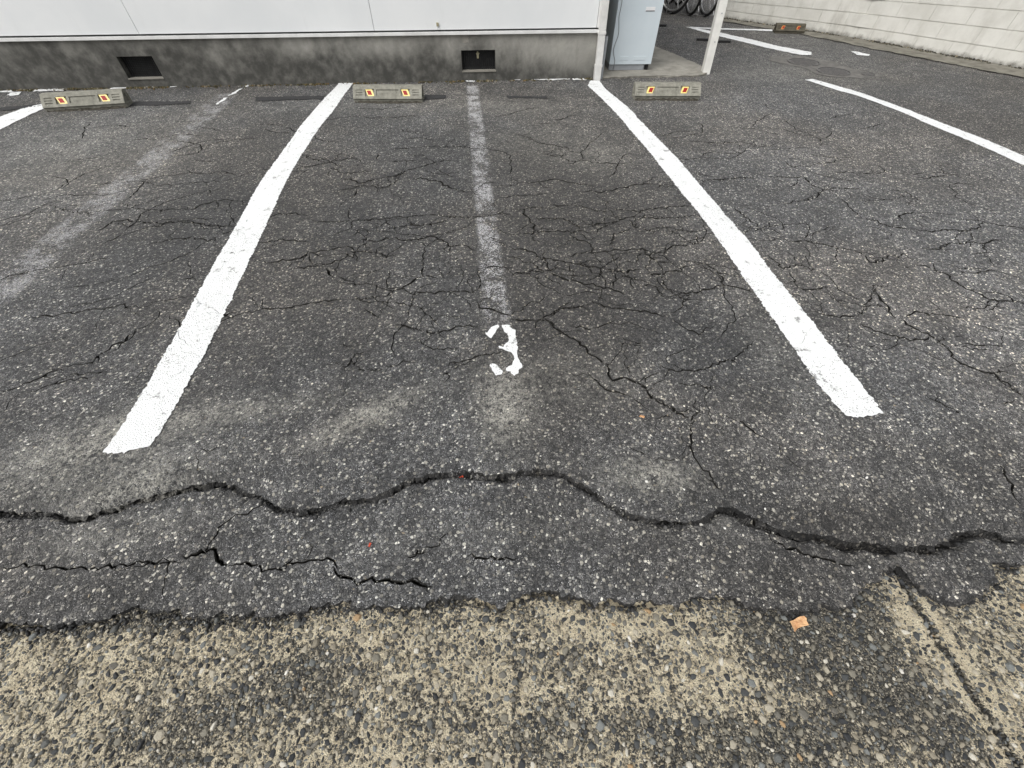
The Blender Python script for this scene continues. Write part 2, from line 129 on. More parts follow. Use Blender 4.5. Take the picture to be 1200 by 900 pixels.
def asphalt_mat(name, old=False, flat=True, k0=1.2):
    t = NT(name, flat); c, h, (r1, r2, m1, m3) = asphalt_core(t)
    n1 = t.noise(1.1, 4, .6); n2 = t.noise(7.0, 4, .65); n3 = t.noise(38.0, 3, .6)
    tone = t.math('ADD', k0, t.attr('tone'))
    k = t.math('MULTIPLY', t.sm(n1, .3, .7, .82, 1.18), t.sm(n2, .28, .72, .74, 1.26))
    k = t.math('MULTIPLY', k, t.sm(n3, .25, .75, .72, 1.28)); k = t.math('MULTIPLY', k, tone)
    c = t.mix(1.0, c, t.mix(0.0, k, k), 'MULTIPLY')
    # warm / cool drift of the binder
    c = t.mix(1.0, c, t.mix(t.sm(t.noise(.8, 3), .35, .65), (1.035, 1.0, .955), (.99, 1.0, 1.012)), 'MULTIPLY')
    # settled pale dust
    du = t.math('MULTIPLY', t.attr('dust'), t.math('ADD', t.math('MULTIPLY', t.sm(t.math('ADD', n3, t.math('MULTIPLY', n2, .6)), .55, 1.0), t.sm(r2[2], .15, .85)), t.math('MULTIPLY', t.sm(r1[2], .6, .8), .35)), clamp=True)
    c = t.mix(t.math('MULTIPLY', du, .9), c, (.46, .445, .39))
    if not old:
        x, y, z = t.xyz()
        xw = t.math('ADD', x, t.math('MULTIPLY', t.math('SUBTRACT', t.noise(9, 2), .5), .03))
        worn = None
        for xc, hw, y0, y1, amt in ((.061, .060, 1.18, 4.82, .85), (-2.20, .11, 1.3, 4.75, .55)):
            q = t.sm(t.math('ABSOLUTE', t.math('SUBTRACT', xw, xc)), hw * .6, hw * 1.15, amt, 0)
            q = t.math('MULTIPLY', q, t.math('MULTIPLY', t.sm(y, y0, y0 + .3), t.sm(y, y1 - .1, y1, 1, 0)))
            worn = q if worn is None else t.math('MAXIMUM', worn, q)
        thr = t.math('SUBTRACT', 1.10, t.math('MULTIPLY', t.sm(t.noise(6, 4, .75), .30, .70), .62))
        left = t.math('MAXIMUM', t.sm(t.math('SUBTRACT', r2[1], thr), -.10, .06), t.math('MULTIPLY', m1, t.sm(t.math('SUBTRACT', r1[2], thr), -.10, .06)))
        c = t.mix(t.math('MULTIPLY', worn, .03), c, (.5, .5, .5))
        c = t.mix(t.math('MULTIPLY', t.math('MULTIPLY', worn, left), .95, clamp=True), c, (.70, .70, .71))
    nb = t.bump(t.noise(60, 3), .004, .6); nb = t.bump(h, .0042, 1.0, nb)
    return t.done(c, t.sm(t.math('ADD', n2, t.math('MULTIPLY', n1, .6)), .5, 1.05, .66, .86), nb, spec=.5)

def paint_mat(name):
    t = NT(name, True)
    d1, c1 = t.vor(140.0); r1 = t.sep(c1); n2 = t.noise(14, 4, .7); n3 = t.noise(300, 3, .6); n4 = t.noise(2.2, 3, .6)
    c = t.mix(t.sm(n3, .3, .7), (.70, .715, .71), (.79, .80, .795))
    c = t.mix(t.math('MULTIPLY', t.sm(n2, .45, .8), .30), c, (.60, .60, .585))
    thr = t.math('SUBTRACT', 1.0, t.math('MULTIPLY', t.sm(n4, .38, .68), .24))
    hole = t.math('MULTIPLY', t.sm(d1, .16, .30, 1, 0), t.sm(t.math('SUBTRACT', r1[0], thr), 0.0, .02))
    edge = t.sm(t.math('ADD', n2, t.math('MULTIPLY', t.noise(90, 3, .7), .35)), .80, .92)
    hole = t.math('MAXIMUM', hole, t.math('MULTIPLY', edge, .7))
    c = t.mix(hole, c, (.07, .068, .065))
    nb = t.bump(t.math('ADD', t.sm(d1, .1, .6, 1, 0), t.math('MULTIPLY', n3, .6)), .0018, .8)
    return t.done(c, .6, nb, spec=.3)

def concrete_apron_mat():
    t = NT('exposed_aggregate_cement', True)
    d1, c1 = t.vor(230.0); r1 = t.sep(c1); d2, c2 = t.vor(480.0); r2 = t.sep(c2)
    n1 = t.noise(3.0, 4, .6); n2 = t.noise(30, 4, .65); n3 = t.noise(500, 3, .6); nc = t.noise(85, 5, .72)
    cl, gt, sb = t.attr('clean'), t.attr('grit'), t.attr('smooth_band')
    cem = t.mix(t.sm(n2, .3, .7), (.66, .555, .375), (.86, .765, .56))
    cem = t.mix(t.math('MULTIPLY', t.sm(n3, .42, .68), .42), cem, (.27, .235, .165))
    cem = t.mix(t.math('MULTIPLY', t.sm(d2, .25, .5, 1, 0), .5), cem, t.ramp(r2[1], [(0, (.10, .09, .07)), (.28, (.46, .40, .285)), (.65, (.78, .70, .52)), (1, (.86, .81, .69))]))
    gr = t.ramp(r1[0], [(0, (.022, .022, .021)), (.42, (.065, .063, .056)), (.70, (.14, .13, .108)), (.88, (.27, .245, .19)), (1, (.50, .455, .36))])
    fine = t.ramp(r2[0], [(0, (.02, .02, .018)), (.6, (.10, .093, .075)), (1, (.34, .31, .25))])
    m1 = t.sm(d1, .34, .52, 1, 0)
    dirt_c = t.mix(m1, fine, gr)
    lvl = t.math('ADD', nc, t.math('MULTIPLY', t.math('SUBTRACT', n2, .5), .35))
    lvl = t.math('ADD', lvl, t.math('MULTIPLY', t.math('SUBTRACT', t.noise(5, 3, .6), .5), .35))
    lvl = t.math('ADD', lvl, t.math('ADD', t.math('MULTIPLY', cl, .10), t.math('MULTIPLY', sb, .16)))
    lvl = t.math('SUBTRACT', lvl, t.math('MULTIPLY', gt, .22))
    c = t.mix(t.sm(lvl, .445, .54), dirt_c, cem)
    h = t.math('ADD', t.math('MULTIPLY', m1, .9), t.math('ADD', t.math('MULTIPLY', n3, .5), t.math('ADD', t.math('MULTIPLY', lvl, 1.5), t.math('MULTIPLY', t.sm(d2, .1, .6, 1, 0), .4))))
    nb = t.bump(n2, .006, .6); nb = t.bump(h, .004, 1.0, nb)
    return t.done(c, .85, nb, spec=.3)

def stone_mat(name, stops, bump=.001):
    t = NT(name); g = t.n('ShaderNodeNewGeometry')
    c = t.ramp(g.outputs['Random Per Island'], stops, 'CONSTANT')
    n = t.noise(420, 3, .6)
    c = t.mix(1.0, c, t.ramp(n, [(.2, .72), (.8, 1.28)]), 'MULTIPLY')
    return t.done(c, .72, t.bump(n, bump, .7), spec=.35)

def simple_mat(name, a, b, scale=8.0, rough=.6, bump=0.0, bscale=200.0, metal=None, spec=.35, detail=4):
    t = NT(name); obj = t.n('ShaderNodeTexCoord').outputs['Object']
    c = t.mix(t.sm(t.noise(scale, detail, .65, obj), .3, .7), a, b)
    nb = t.bump(t.noise(bscale, 3, .6, obj), bump, .8) if bump else None
    return t.done(c, rough, nb, metal, spec)

def foundation_mat():
    t = NT('stained_foundation_concrete'); obj = t.n('ShaderNodeTexCoord').outputs['Object']
    x, y, z = t.xyz(obj)
    mp = t.n('ShaderNodeMapping'); mp.inputs['Scale'].default_value = (1.0, 1.0, .28); t.l(obj, mp.inputs['Vector'])
    base = t.mix(t.sm(t.noise(9, 5, .65, obj), .3, .7), (.27, .265, .24), (.37, .36, .325))
    # mould: its edge wanders, thicker to the left and in cloudy tongues
    edge = t.math('ADD', t.math('MULTIPLY', t.noise(2.3, 6, .62, obj), .70), t.math('MULTIPLY', x, -.018))
    edge = t.math('SUBTRACT', edge, t.sm(x, -2.2, -.2, .11, .21))
    mold = t.sm(t.math('SUBTRACT', edge, z), -.17, .15)
    mold = t.math('MULTIPLY', mold, t.sm(t.noise(11, 6, .66, obj), .25, .62, .68, 1))
    c = t.mix(t.math('MULTIPLY', mold, .90), base, (.032, .032, .029))
    streak = t.sm(t.noise(13, 4, .6, mp.outputs[0]), .52, .78)
    c = t.mix(t.math('MULTIPLY', streak, .28), c, (.11, .105, .092))
    nb = t.bump(t.noise(140, 4, .6, obj), .002, .7)
    return t.done(c, .85, nb, spec=.25)

def siding_mat():
    t = NT('white_siding'); obj = t.n('ShaderNodeTexCoord').outputs['Object']
    c = t.mix(t.sm(t.noise(1.5, 4, .6, obj), .3, .7), (.70, .72, .725), (.755, .77, .77))
    mp = t.n('ShaderNodeMapping'); mp.inputs['Scale'].default_value = (1.0, 1.0, .12); t.l(obj, mp.inputs['Vector'])
    c = t.mix(t.math('MULTIPLY', t.sm(t.noise(14, 4, .7, mp.outputs[0]), .55, .85), .18), c, (.50, .50, .47))
    spk = t.sm(t.vor(30, obj)[0], .012, .03, 1, 0)
    c = t.mix(t.math('MULTIPLY', spk, t.sm(t.noise(4, 2, .5, obj), .5, .7)), c, (.30, .24, .18))
    nb = t.bump(t.noise(260, 2, .5, obj), .0012, .5)
    return t.done(c, .55, nb, spec=.3)

def block_mat():
    t = NT('white_painted_block'); x, y, z = t.xyz()
    c = t.mix(t.sm(t.noise(4, 5, .65), .3, .7), (.58, .572, .525), (.69, .682, .635))
    mp = t.n('ShaderNodeMapping'); mp.inputs['Scale'].default_value = (1.0, 1.0, .22); t.l(t.pos, mp.inputs['Vector'])
    st = t.math('MULTIPLY', t.sm(t.noise(7, 5, .7, mp.outputs[0]), .50, .72), t.sm(t.math('ADD', z, t.math('MULTIPLY', t.noise(5, 3), .3)), .18, .62, 1, .12))
    c = t.mix(t.math('MULTIPLY', st, .42), c, (.26, .245, .21))
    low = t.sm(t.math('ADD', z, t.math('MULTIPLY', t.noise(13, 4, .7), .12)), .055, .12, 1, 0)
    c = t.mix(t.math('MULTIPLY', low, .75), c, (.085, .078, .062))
    nb = t.bump(t.noise(130, 4, .65), .003, .8)
    return t.done(c, .85, nb, spec=.2)

def stop_mat():
    t = NT('weathered_wheel_stop_concrete'); obj = t.n('ShaderNodeTexCoord').outputs['Object']
    c = t.mix(t.sm(t.noise(18, 5, .7, obj), .3, .7), (.165, .162, .135), (.275, .268, .228))
    c = t.mix(t.math('MULTIPLY', t.sm(t.noise(45, 4, .7, obj), .52, .75), .6), c, (.075, .072, .052))
    c = t.mix(t.sm(t.noise(30, 3, .7, obj), .68, .74), c, (.46, .45, .41))
    nb = t.bump(t.noise(300, 3, .6, obj), .0015, .8)
    return t.done(c, .8, nb, spec=.25)

def slab_mat():
    t = NT('slab_concrete')
    c = t.mix(t.sm(t.noise(6, 5, .65), .3, .7), (.20, .19, .165), (.36, .345, .30))
    c = t.mix(t.math('MULTIPLY', t.sm(t.noise(3, 4, .6), .5, .7), .6), c, (.12, .115, .10))
    c = t.mix(t.math('MULTIPLY', t.sm(t.vor(190)[0], .3, .5, 1, 0), .35), c, (.16, .155, .14))
    return t.done(c, .85, t.bump(t.noise(150, 4), .003, .8), spec=.25)

M = dict(
    asphalt=asphalt_mat('worn_asphalt'), old=asphalt_mat('older_asphalt', True), broken=asphalt_mat('shaded_broken_edge', True, False, .42), silt_shade=simple_mat('crack_silt_shade', (.016, .0155, .014), (.030, .029, .026), 60, .95, .003, 300, spec=.1), paint=paint_mat('road_paint'),  # edge tone lowered for lip shade; silt near black to deepen crack shade
    apron=concrete_apron_mat(), foundation=foundation_mat(), siding=siding_mat(), block=block_mat(), stop=stop_mat(), slab=slab_mat(),
    pebble=stone_mat('pebbles', [(0, (.030, .032, .034)), (.14, (.055, .058, .058)), (.30, (.090, .092, .086)), (.45, (.125, .118, .100)),
        (.58, (.175, .163, .130)), (.68, (.150, .157, .150)), (.77, (.23, .205, .155)), (.86, (.33, .30, .235)), (.955, (.46, .435, .37)), (.990, (.32, .22, .12)), (.995, (.56, .54, .49))]),
    chip=stone_mat('pale_chips', [(0, (.10, .098, .092)), (.26, (.17, .165, .15)), (.48, (.27, .262, .235)), (.68, (.36, .347, .305)), (.86, (.50, .487, .44)), (.94, (.26, .22, .16)), (.97, (.70, .69, .65))]),
    trim=simple_mat('white_trim', (.62, .625, .61), (.74, .745, .73), 9, .5, .0004),
    seam=simple_mat('dark_backing', (.045, .045, .045), (.06, .06, .06), 5, .9),
    vent=simple_mat('dark_iron', (.014, .014, .015), (.03, .03, .03), 30, .6),
    pipe=simple_mat('off_white_pipe', (.58, .575, .55), (.70, .695, .67), 14, .45),
    post=simple_mat('painted_post', (.68, .675, .63), (.78, .775, .73), 11, .5, .0005),
    side=simple_mat('side_wall', (.16, .15, .13), (.24, .225, .20), 4, .85, .002),
    cabinet=simple_mat('pale_blue_enamel', (.56, .63, .67), (.60, .665, .70), 3, .35, .0002, 90),
    cabside=simple_mat('cabinet_side', (.50, .58, .62), (.54, .61, .65), 3, .4),
    base=simple_mat('grey_plastic', (.26, .275, .29), (.32, .335, .35), 8, .5),
    label=simple_mat('sticker', (.72, .73, .74), (.78, .78, .78), 20, .4),
    cord=simple_mat('grey_cord', (.15, .155, .16), (.19, .19, .20), 30, .5),
    black=simple_mat('black_plastic', (.010, .010, .011), (.02, .02, .02), 30, .5),
    yellow=simple_mat('yellow_reflector', (.70, .54, .14), (.80, .66, .28), 60, .35, .0005, 500),
    red=simple_mat('red_reflector', (.24, .004, .003), (.32, .006, .005), 60, .55, .0005, 500),
    crumb=stone_mat('asphalt_crumbs', [(0, (.020, .020, .020)), (.45, (.040, .040, .040)), (.75, (.075, .074, .071)), (.92, (.16, .155, .14)), (.98, (.36, .35, .31))]),
    orange=simple_mat('dull_orange_reflector', (.46, .14, .03), (.60, .30, .08), 60, .4),
    mortar=simple_mat('shaded_mortar', (.030, .027, .020), (.085, .078, .062), 40, .9, .003, 160),  # dark tone paints in the shaded gap below the wheel stop
    darkstop=simple_mat('dark_brown_wheel_stop', (.060, .054, .038), (.10, .09, .065), 20, .8, .002),
    patch=simple_mat('black_bitumen', (.022, .022, .023), (.04, .04, .04), 60, .75, .002, 250),
    iron=simple_mat('cast_iron', (.085, .082, .080), (.14, .135, .13), 40, .6, .0015, 200),
    patchgrey=simple_mat('mortar_patch', (.10, .097, .09), (.165, .158, .145), 14, .9, .003, 160),
    gutter=simple_mat('gutter_concrete', (.11, .104, .085), (.20, .19, .158), 9, .9, .003, 140),
    moss=stone_mat('moss', [(0, (.035, .030, .015)), (.3, (.075, .060, .022)), (.55, (.060, .058, .025)), (.75, (.13, .085, .035)), (.9, (.18, .16, .12))]),
    soil=stone_mat('dark_grit', [(0, (.022, .020, .015)), (.4, (.045, .040, .028)), (.7, (.085, .074, .05)), (.9, (.22, .19, .13))]),
    tyre=simple_mat('tyre_rubber', (.012, .012, .012), (.022, .022, .022), 40, .7),
    steel=simple_mat('bright_steel', (.55, .55, .55), (.66, .66, .65), 30, .3, metal=.85),
    frame=simple_mat('dark_bicycle_paint', (.02, .022, .03), (.035, .035, .045), 10, .35),
    silver=simple_mat('silver_bicycle_paint', (.42, .42, .42), (.5, .5, .5), 10, .35),
    backwall=simple_mat('grey_back_wall', (.12, .12, .108), (.19, .185, .165), 5, .9, .003),
    leaf=simple_mat('dry_leaf', (.44, .22, .10), (.60, .38, .20), 90, .7, .0015, 300),
    redbit=simple_mat('red_scrap', (.45, .05, .02), (.52, .09, .04), 90, .6),
    brass=simple_mat('dull_latch', (.30, .27, .17), (.38, .35, .24), 40, .5),
)

# ------------------------------------------------------------------ mesh helpers
def tag(o, label=None, cat=None, group=None, kind=None):
    if label: o['label'] = label
    if cat: o['category'] = cat
    if group: o['group'] = group
    if kind: o['kind'] = kind
    return o

def link(name, me, mat=None, parent=None):
    o = bpy.data.objects.new(name, me); col.objects.link(o)
    if mat is not None: me.materials.append(mat)
    if parent is not None: o.parent = parent
    return o

def empty(name, loc=(0, 0, 0), rz=0.0):
    o = bpy.data.objects.new(name, None); col.objects.link(o); o.empty_display_size = .1
    o.location = loc; o.rotation_euler = (0, 0, rz); return o

def mesh_np(name, V, F, smooth=False):
    V = np.asarray(V, np.float32); F = np.asarray(F, np.int32); k = F.shape[1]
    me = bpy.data.meshes.new(name); me.vertices.add(len(V)); me.vertices.foreach_set('co', V.ravel())
    me.loops.add(F.size); me.loops.foreach_set('vertex_index', F.ravel())
    me.polygons.add(len(F)); me.polygons.foreach_set('loop_start', np.arange(len(F), dtype=np.int32) * k)
    me.polygons.foreach_set('use_smooth', np.full(len(F), smooth)); me.update(calc_edges=True); return me

class MB:
    def __init__(s): s.bm = bmesh.new()
    def box(s, x0, x1, y0, y1, z0, z1, mat=None):
        v = [s.bm.verts.new(p) for p in ((x0, y0, z0), (x1, y0, z0), (x1, y1, z0), (x0, y1, z0), (x0, y0, z1), (x1, y0, z1), (x1, y1, z1), (x0, y1, z1))]
        if mat is not None:
            for q in v: q.co = mat @ q.co
        for f in ((0, 3, 2, 1), (4, 5, 6, 7), (0, 1, 5, 4), (1, 2, 6, 5), (2, 3, 7, 6), (3, 0, 4, 7)): s.bm.faces.new([v[i] for i in f])
        return s
    def prism(s, poly, z0, z1):
        a = [s.bm.verts.new((x, y, z0)) for x, y in poly]; b = [s.bm.verts.new((x, y, z1)) for x, y in poly]
        n = len(poly); s.bm.faces.new(b); s.bm.faces.new(a[::-1])
        for i in range(n): s.bm.faces.new((a[i], a[(i + 1) % n], b[(i + 1) % n], b[i]))
        return s
    def tube(s, pts, r, n=8, cap=True, closed=False):
        pts = [Vector(p) for p in pts]; rings = []; N = len(pts)
        up = Vector((0, 0, 1)); prev = None
        for i, p in enumerate(pts):
            a = pts[(i - 1) % N] if closed else pts[max(i - 1, 0)]; b = pts[(i + 1) % N] if closed else pts[min(i + 1, N - 1)]
            d = (b - a).normalized()
            if prev is None:
                u = d.cross(up)
                if u.length < 1e-3: u = d.cross(Vector((1, 0, 0)))
                u.normalize()
            else:
                u = prev - d * prev.dot(d); u.normalize()
            prev = u; v = d.cross(u)
            rr = r[i] if isinstance(r, (list, tuple)) else r
            rings.append([s.bm.verts.new(p + (u * math.cos(2 * math.pi * k / n) + v * math.sin(2 * math.pi * k / n)) * rr) for k in range(n)])
        for i in range(N if closed else N - 1):
            A, B = rings[i], rings[(i + 1) % N]
            for k in range(n): s.bm.faces.new((A[k], A[(k + 1) % n], B[(k + 1) % n], B[k]))
        if cap and not closed: s.bm.faces.new(rings[0][::-1]); s.bm.faces.new(rings[-1])
        return s
    def bevel(s, w, seg=2, angle=30):
        e = [q for q in s.bm.edges if len(q.link_faces) == 2 and q.calc_face_angle(0) > R(angle)]
        bmesh.ops.bevel(s.bm, geom=e, offset=w, segments=seg, affect='EDGES', profile=.6, clamp_overlap=True); return s
    def build(s, name, mat, parent=None, smooth=False, loc=None):
        bmesh.ops.recalc_face_normals(s.bm, faces=s.bm.faces)
        me = bpy.data.meshes.new(name); s.bm.to_mesh(me); s.bm.free()
        if smooth:
            for p in me.polygons: p.use_smooth = True
        o = link(name, me, mat, parent)
        if loc: o.location = loc
        return o

def face_holes(mb, u0, u1, v0, v1, holes, depth, f):
    """a face in (u, v) with rectangular pockets sunk by depth; f(u, v, d) -> point"""
    us = sorted({u0, u1, *[h[0] for h in holes], *[h[1] for h in holes]}); vs_ = sorted({v0, v1, *[h[2] for h in holes], *[h[3] for h in holes]})
    cache = {}
    def V(u, v, d):
        k = (round(u, 5), round(v, 5), round(d, 5))
        if k not in cache: cache[k] = mb.bm.verts.new(f(u, v, d))
        return cache[k]
    for i in range(len(us) - 1):
        for j in range(len(vs_) - 1):
            a, b, c, d = us[i], us[i + 1], vs_[j], vs_[j + 1]; um, vm = (a + b) / 2, (c + d) / 2
            if any(h[0] < um < h[1] and h[2] < vm < h[3] for h in holes): continue
            mb.bm.faces.new((V(a, c, 0), V(b, c, 0), V(b, d, 0), V(a, d, 0)))
    for h in holes:
        a, b, c, d = h[:4]; dp = h[4] if len(h) > 4 else depth
        T = [V(a, c, 0), V(b, c, 0), V(b, d, 0), V(a, d, 0)]
        B = [mb.bm.verts.new(f(*q, dp)) for q in ((a, c), (b, c), (b, d), (a, d))]
        for i in range(4): mb.bm.faces.new((T[i], T[(i + 1) % 4], B[(i + 1) % 4], B[i]))
        mb.bm.faces.new(B)

# ------------------------------------------------------------------ ground surfaces: triangulated along their cracks and edges
_w = rng.normal(size=(26, 2)); _w /= np.linalg.norm(_w, axis=1)[:, None]
_f = 2 * np.pi / np.geomspace(.09, 2.4, 26); _p = rng.uniform(0, 6.28, 26)
sstep = lambda x, a, b: (lambda t: t * t * (3 - 2 * t))(np.clip((np.asarray(x, float) - a) / (b - a), 0, 1))
def und(x, y, amp=1.0):
    x = np.asarray(x, float); y = np.asarray(y, float); z = np.zeros_like(x)
    for (a, b), f, p in zip(_w, _f, _p): z += np.sin((a * x + b * y) * f + p) / f ** .9
    return amp * z * .022 * (1 - sstep(y, 4.0, 5.0)) * (1 - sstep(np.abs(x), 3.4, 4.4))
_w2 = rng.normal(size=(40, 2)); _w2 /= np.linalg.norm(_w2, axis=1)[:, None]
_f2 = 2 * np.pi / np.geomspace(.011, .06, 40); _p2 = rng.uniform(0, 6.28, 40)
def rough(x, y):
    z = np.zeros_like(np.asarray(x, float))
    for (a, b), f, p in zip(_w2, _f2, _p2): z += np.sin((a * x + b * y) * f + p)
    return z / 6.3

def resample(pts, step):
    out = [pts[0]]
    for a, b in zip(pts[:-1], pts[1:]):
        L = math.hypot(b[0] - a[0], b[1] - a[1]); n = max(1, int(L / step))
        out += [(a[0] + (b[0] - a[0]) * k / n, a[1] + (b[1] - a[1]) * k / n) for k in range(1, n + 1)]
    return out

def jag(pts, amp, corr=.6):
    """wander a polyline sideways with a correlated walk"""
    p = np.array(pts); d = np.gradient(p, axis=0); d /= np.linalg.norm(d, axis=1)[:, None] + 1e-9; n = np.stack([-d[:, 1], d[:, 0]], 1)
    o = np.zeros(len(p)); e = 0
    for i in range(len(p)): e = e * corr + rng.normal() * (1 - corr); o[i] = e
    return [tuple(q) for q in p + n * (o * amp)[:, None]]

def inside(px, py, poly):
    poly = np.asarray(poly); r = np.zeros(len(px), bool); n = len(poly); j = n - 1
    for i in range(n):
        xi, yi = poly[i]; xj, yj = poly[j]
        if yi != yj:
            c = ((yi > py) != (yj > py)) & (px < (xj - xi) * (py - yi) / (yj - yi) + xi); r ^= c
        j = i
    return r

def dist_line(x, y, line):
    L = np.asarray(line); best = np.full(len(x), 9.0)
    for a, b in zip(L[:-1], L[1:]):
        d = b - a; l2 = (d @ d) + 1e-12
        near = (np.abs(x - (a[0] + b[0]) / 2) < .25 + abs(d[0])) if len(x) > 5000 else slice(None)
        xs, ys = x[near], y[near]
        t = np.clip(((xs - a[0]) * d[0] + (ys - a[1]) * d[1]) / l2, 0, 1)
        best[near] = np.minimum(best[near], np.hypot(xs - a[0] - t * d[0], ys - a[1] - t * d[1]))
    return best

def prep_cracks(src, far=True):
    out = []
    for wmm, pts in src:
        pts = mm(pts); ym = sum(p[1] for p in pts) / len(pts); step = .009 + .004 * max(ym, 0)
        line = jag(jag(resample(pts, step), .010 + .003 * ym, .8), .0035 + .0015 * ym, .15)
        wd = wmm / 1000 * (.85 + (.48 * max(ym - .9, 0) if far else .25))
        out.append((wd, line))
        L = sum(math.hypot(b[0] - a[0], b[1] - a[1]) for a, b in zip(pts[:-1], pts[1:]))
        for _ in range(int(L / (.10 if far else .3) + rng.random())):                     # hairline side branches
            i = rng.integers(0, len(line)); a = rng.uniform(0, 6.28); q = [line[i]]
            for k in range(int(rng.uniform(4, 17))):
                a += rng.normal() * .35; q.append((q[-1][0] + math.cos(a) * .016, q[-1][1] + math.sin(a) * .016))
            out.append((wd * rng.uniform(.3, .55), jag(q, .006, .2)))
    return out

def surface(name, boundary, cracks, fills, zf, mat, parent=None, depth=2.6, skirt=None, attrs=None, bcrack=True, shoulder=1.7, under=.030, edge_mat=None, opened=True, crack_mat=None):
    P, E, off, walls, mid, kinds, place = [], [], [], [], set(), {}, {}
    def add(p, o): P.append(Vector(p)); off.append(o); return len(P) - 1
    ids = [add(p, 0) for p in boundary]; E += [(ids[i], ids[(i + 1) % len(ids)]) for i in range(len(ids))]
    occ = set(); cell = .013
    for ci, (wd, line) in enumerate(cracks):
        p = np.array(line)
        if len(p) < 2: continue
        m = inside(p[:, 0], p[:, 1], boundary) if bcrack else np.ones(len(p), bool)
        if m.sum() < 2: continue
        d = np.gradient(p, axis=0); d /= np.linalg.norm(d, axis=1)[:, None] + 1e-9; n = np.stack([-d[:, 1], d[:, 0]], 1)
        k = len(p); tap = np.minimum(1, np.minimum(np.arange(k), np.arange(k)[::-1]) / 3 + .25)
        hw = wd / 2 * tap * rng.uniform(.6, 1.45, k); prev = None
        for i in range(k):
            if not m[i]: prev = None; continue
            hl, hr = hw[i] * rng.uniform(.7, 1.3), hw[i] * rng.uniform(.7, 1.3)
            dp = hw[i] * 2 * depth
            tip = i in (0, k - 1); row = (add(p[i], 0 if tip else -dp), add(p[i] + n[i] * hl, -.22 * dp), add(p[i] - n[i] * hr, -.22 * dp), add(p[i] + n[i] * hl * shoulder, 0), add(p[i] - n[i] * hr * shoulder, 0))
            if prev: E += list(zip(prev, row)); walls += [(prev[1], row[1], n[i] * (.004 + dp * .12)), (prev[2], row[2], -n[i] * (.004 + dp * .12))]
            prev = row; kinds.update({row[0]: 1, row[1]: 1, row[2]: 1, row[3]: 2, row[4]: 2}); place.update({q: (ci, i) for q in row})
            if not tip: mid.add(row[0])
            cx, cy = int(p[i][0] // cell), int(p[i][1] // cell)
            for ax in (-1, 0, 1):
                for ay in (-1, 0, 1): occ.add((cx + ax, cy + ay))
    for arr in fills:
        arr = np.asarray(arr); arr = arr[inside(arr[:, 0], arr[:, 1], boundary)]
        for x, y in arr:
            if (int(x // cell), int(y // cell)) not in occ: add((x, y), 0)
    v, e, f, ov, oe, of = delaunay_2d_cdt(P, E, [], 0, 1e-6, True)
    XY = np.array([(q.x, q.y) for q in v]); F = np.array([t[:3] for t in f if len(t) == 3], int)
    c = XY[F].mean(1); F = F[inside(c[:, 0], c[:, 1], boundary)]
    dz = np.array([min((off[i] for i in o), default=-.006) if o else -.006 for o in ov])
    Z = zf(XY[:, 0], XY[:, 1]) + dz
    a, b, c3 = XY[F[:, 0]], XY[F[:, 1]], XY[F[:, 2]]
    cr = (b[:, 0] - a[:, 0]) * (c3[:, 1] - a[:, 1]) - (b[:, 1] - a[:, 1]) * (c3[:, 0] - a[:, 0]); F[cr < 0] = F[cr < 0][:, ::-1]
    is_mid = np.array([any(i in mid for i in o) for o in ov]); kd = np.array([max((kinds.get(i, 0) for i in o), default=0) if o else 1 for o in ov])
    if opened: F = F[~(is_mid[F].any(1) & (kd[F] == 1).all(1))]                             # the crack stays open
    pl = np.array([next((place[i] for i in o if i in place), (-1, 0)) for o in ov]); pf = pl[F]
    crack_shaded = (pf[:, :, 0] >= 0).all(1) & (np.ptp(pf[:, :, 0], axis=1) == 0) & (np.ptp(pf[:, :, 1], axis=1) <= 1)  # crack and shoulder faces, coloured near black to deepen their shade
    V = np.column_stack([XY, Z])
    if walls and under and opened:                                                  # its broken sides lean away underneath
        back = {}
        for k, o in enumerate(ov):
            for i in o: back[i] = k
        nv = len(V); EV, EF = [], []
        for a_, b_, q in walls:
            if a_ in back and b_ in back:
                A, B = V[back[a_]], V[back[b_]]; k = nv + len(EV); low = np.array([q[0], q[1], -under])
                EV += [A, B, A + low, B + low]; EF += [(k, k + 2, k + 1), (k + 1, k + 2, k + 3)]
        V = np.vstack([V, np.array(EV)]); F = np.vstack([F, np.array(EF)])
    n_top = len(F)
    if skirt:                                                            # broken edge: turned under, down to a lower layer
        z_low, jit = skirt; nb = len(boundary); B = np.array(boundary)
        zt = zf(B[:, 0], B[:, 1]); d = np.roll(B, -1, 0) - np.roll(B, 1, 0); d /= np.linalg.norm(d, axis=1)[:, None] + 1e-9; n = np.stack([-d[:, 1], d[:, 0]], 1)
        area = .5 * np.sum(B[:, 0] * np.roll(B[:, 1], -1) - np.roll(B[:, 0], -1) * B[:, 1])
        if area < 0: n = -n                                              # n now points inward
        base = len(V); rings = [np.column_stack([B, zt])]
        for q, mu in ((.12, -.05), (.3, .1), (.6, .55), (1.0, 1.0)):
            s = np.convolve(rng.normal(size=nb + 8), np.ones(9) / 3, 'valid')[:nb] * .35 + mu + rng.normal(size=nb) * .12
            rings.append(np.column_stack([B + n * (s * jit)[:, None], zt * (1 - q) + z_low * q]))
        V = np.vstack([V] + rings); S = []
        for k in range(4):
            for i in range(nb):
                j = (i + 1) % nb; a0, a1, b0, b1 = base + k * nb + i, base + k * nb + j, base + (k + 1) * nb + i, base + (k + 1) * nb + j
                t1, t2 = ((a0, b0, a1), (a1, b0, b1)) if area > 0 else ((a0, a1, b0), (a1, b1, b0))
                S += [t1, t2]
        F = np.vstack([F, np.array(S)])
    me = mesh_np(name, V, F); o = link(name, me, mat, parent)
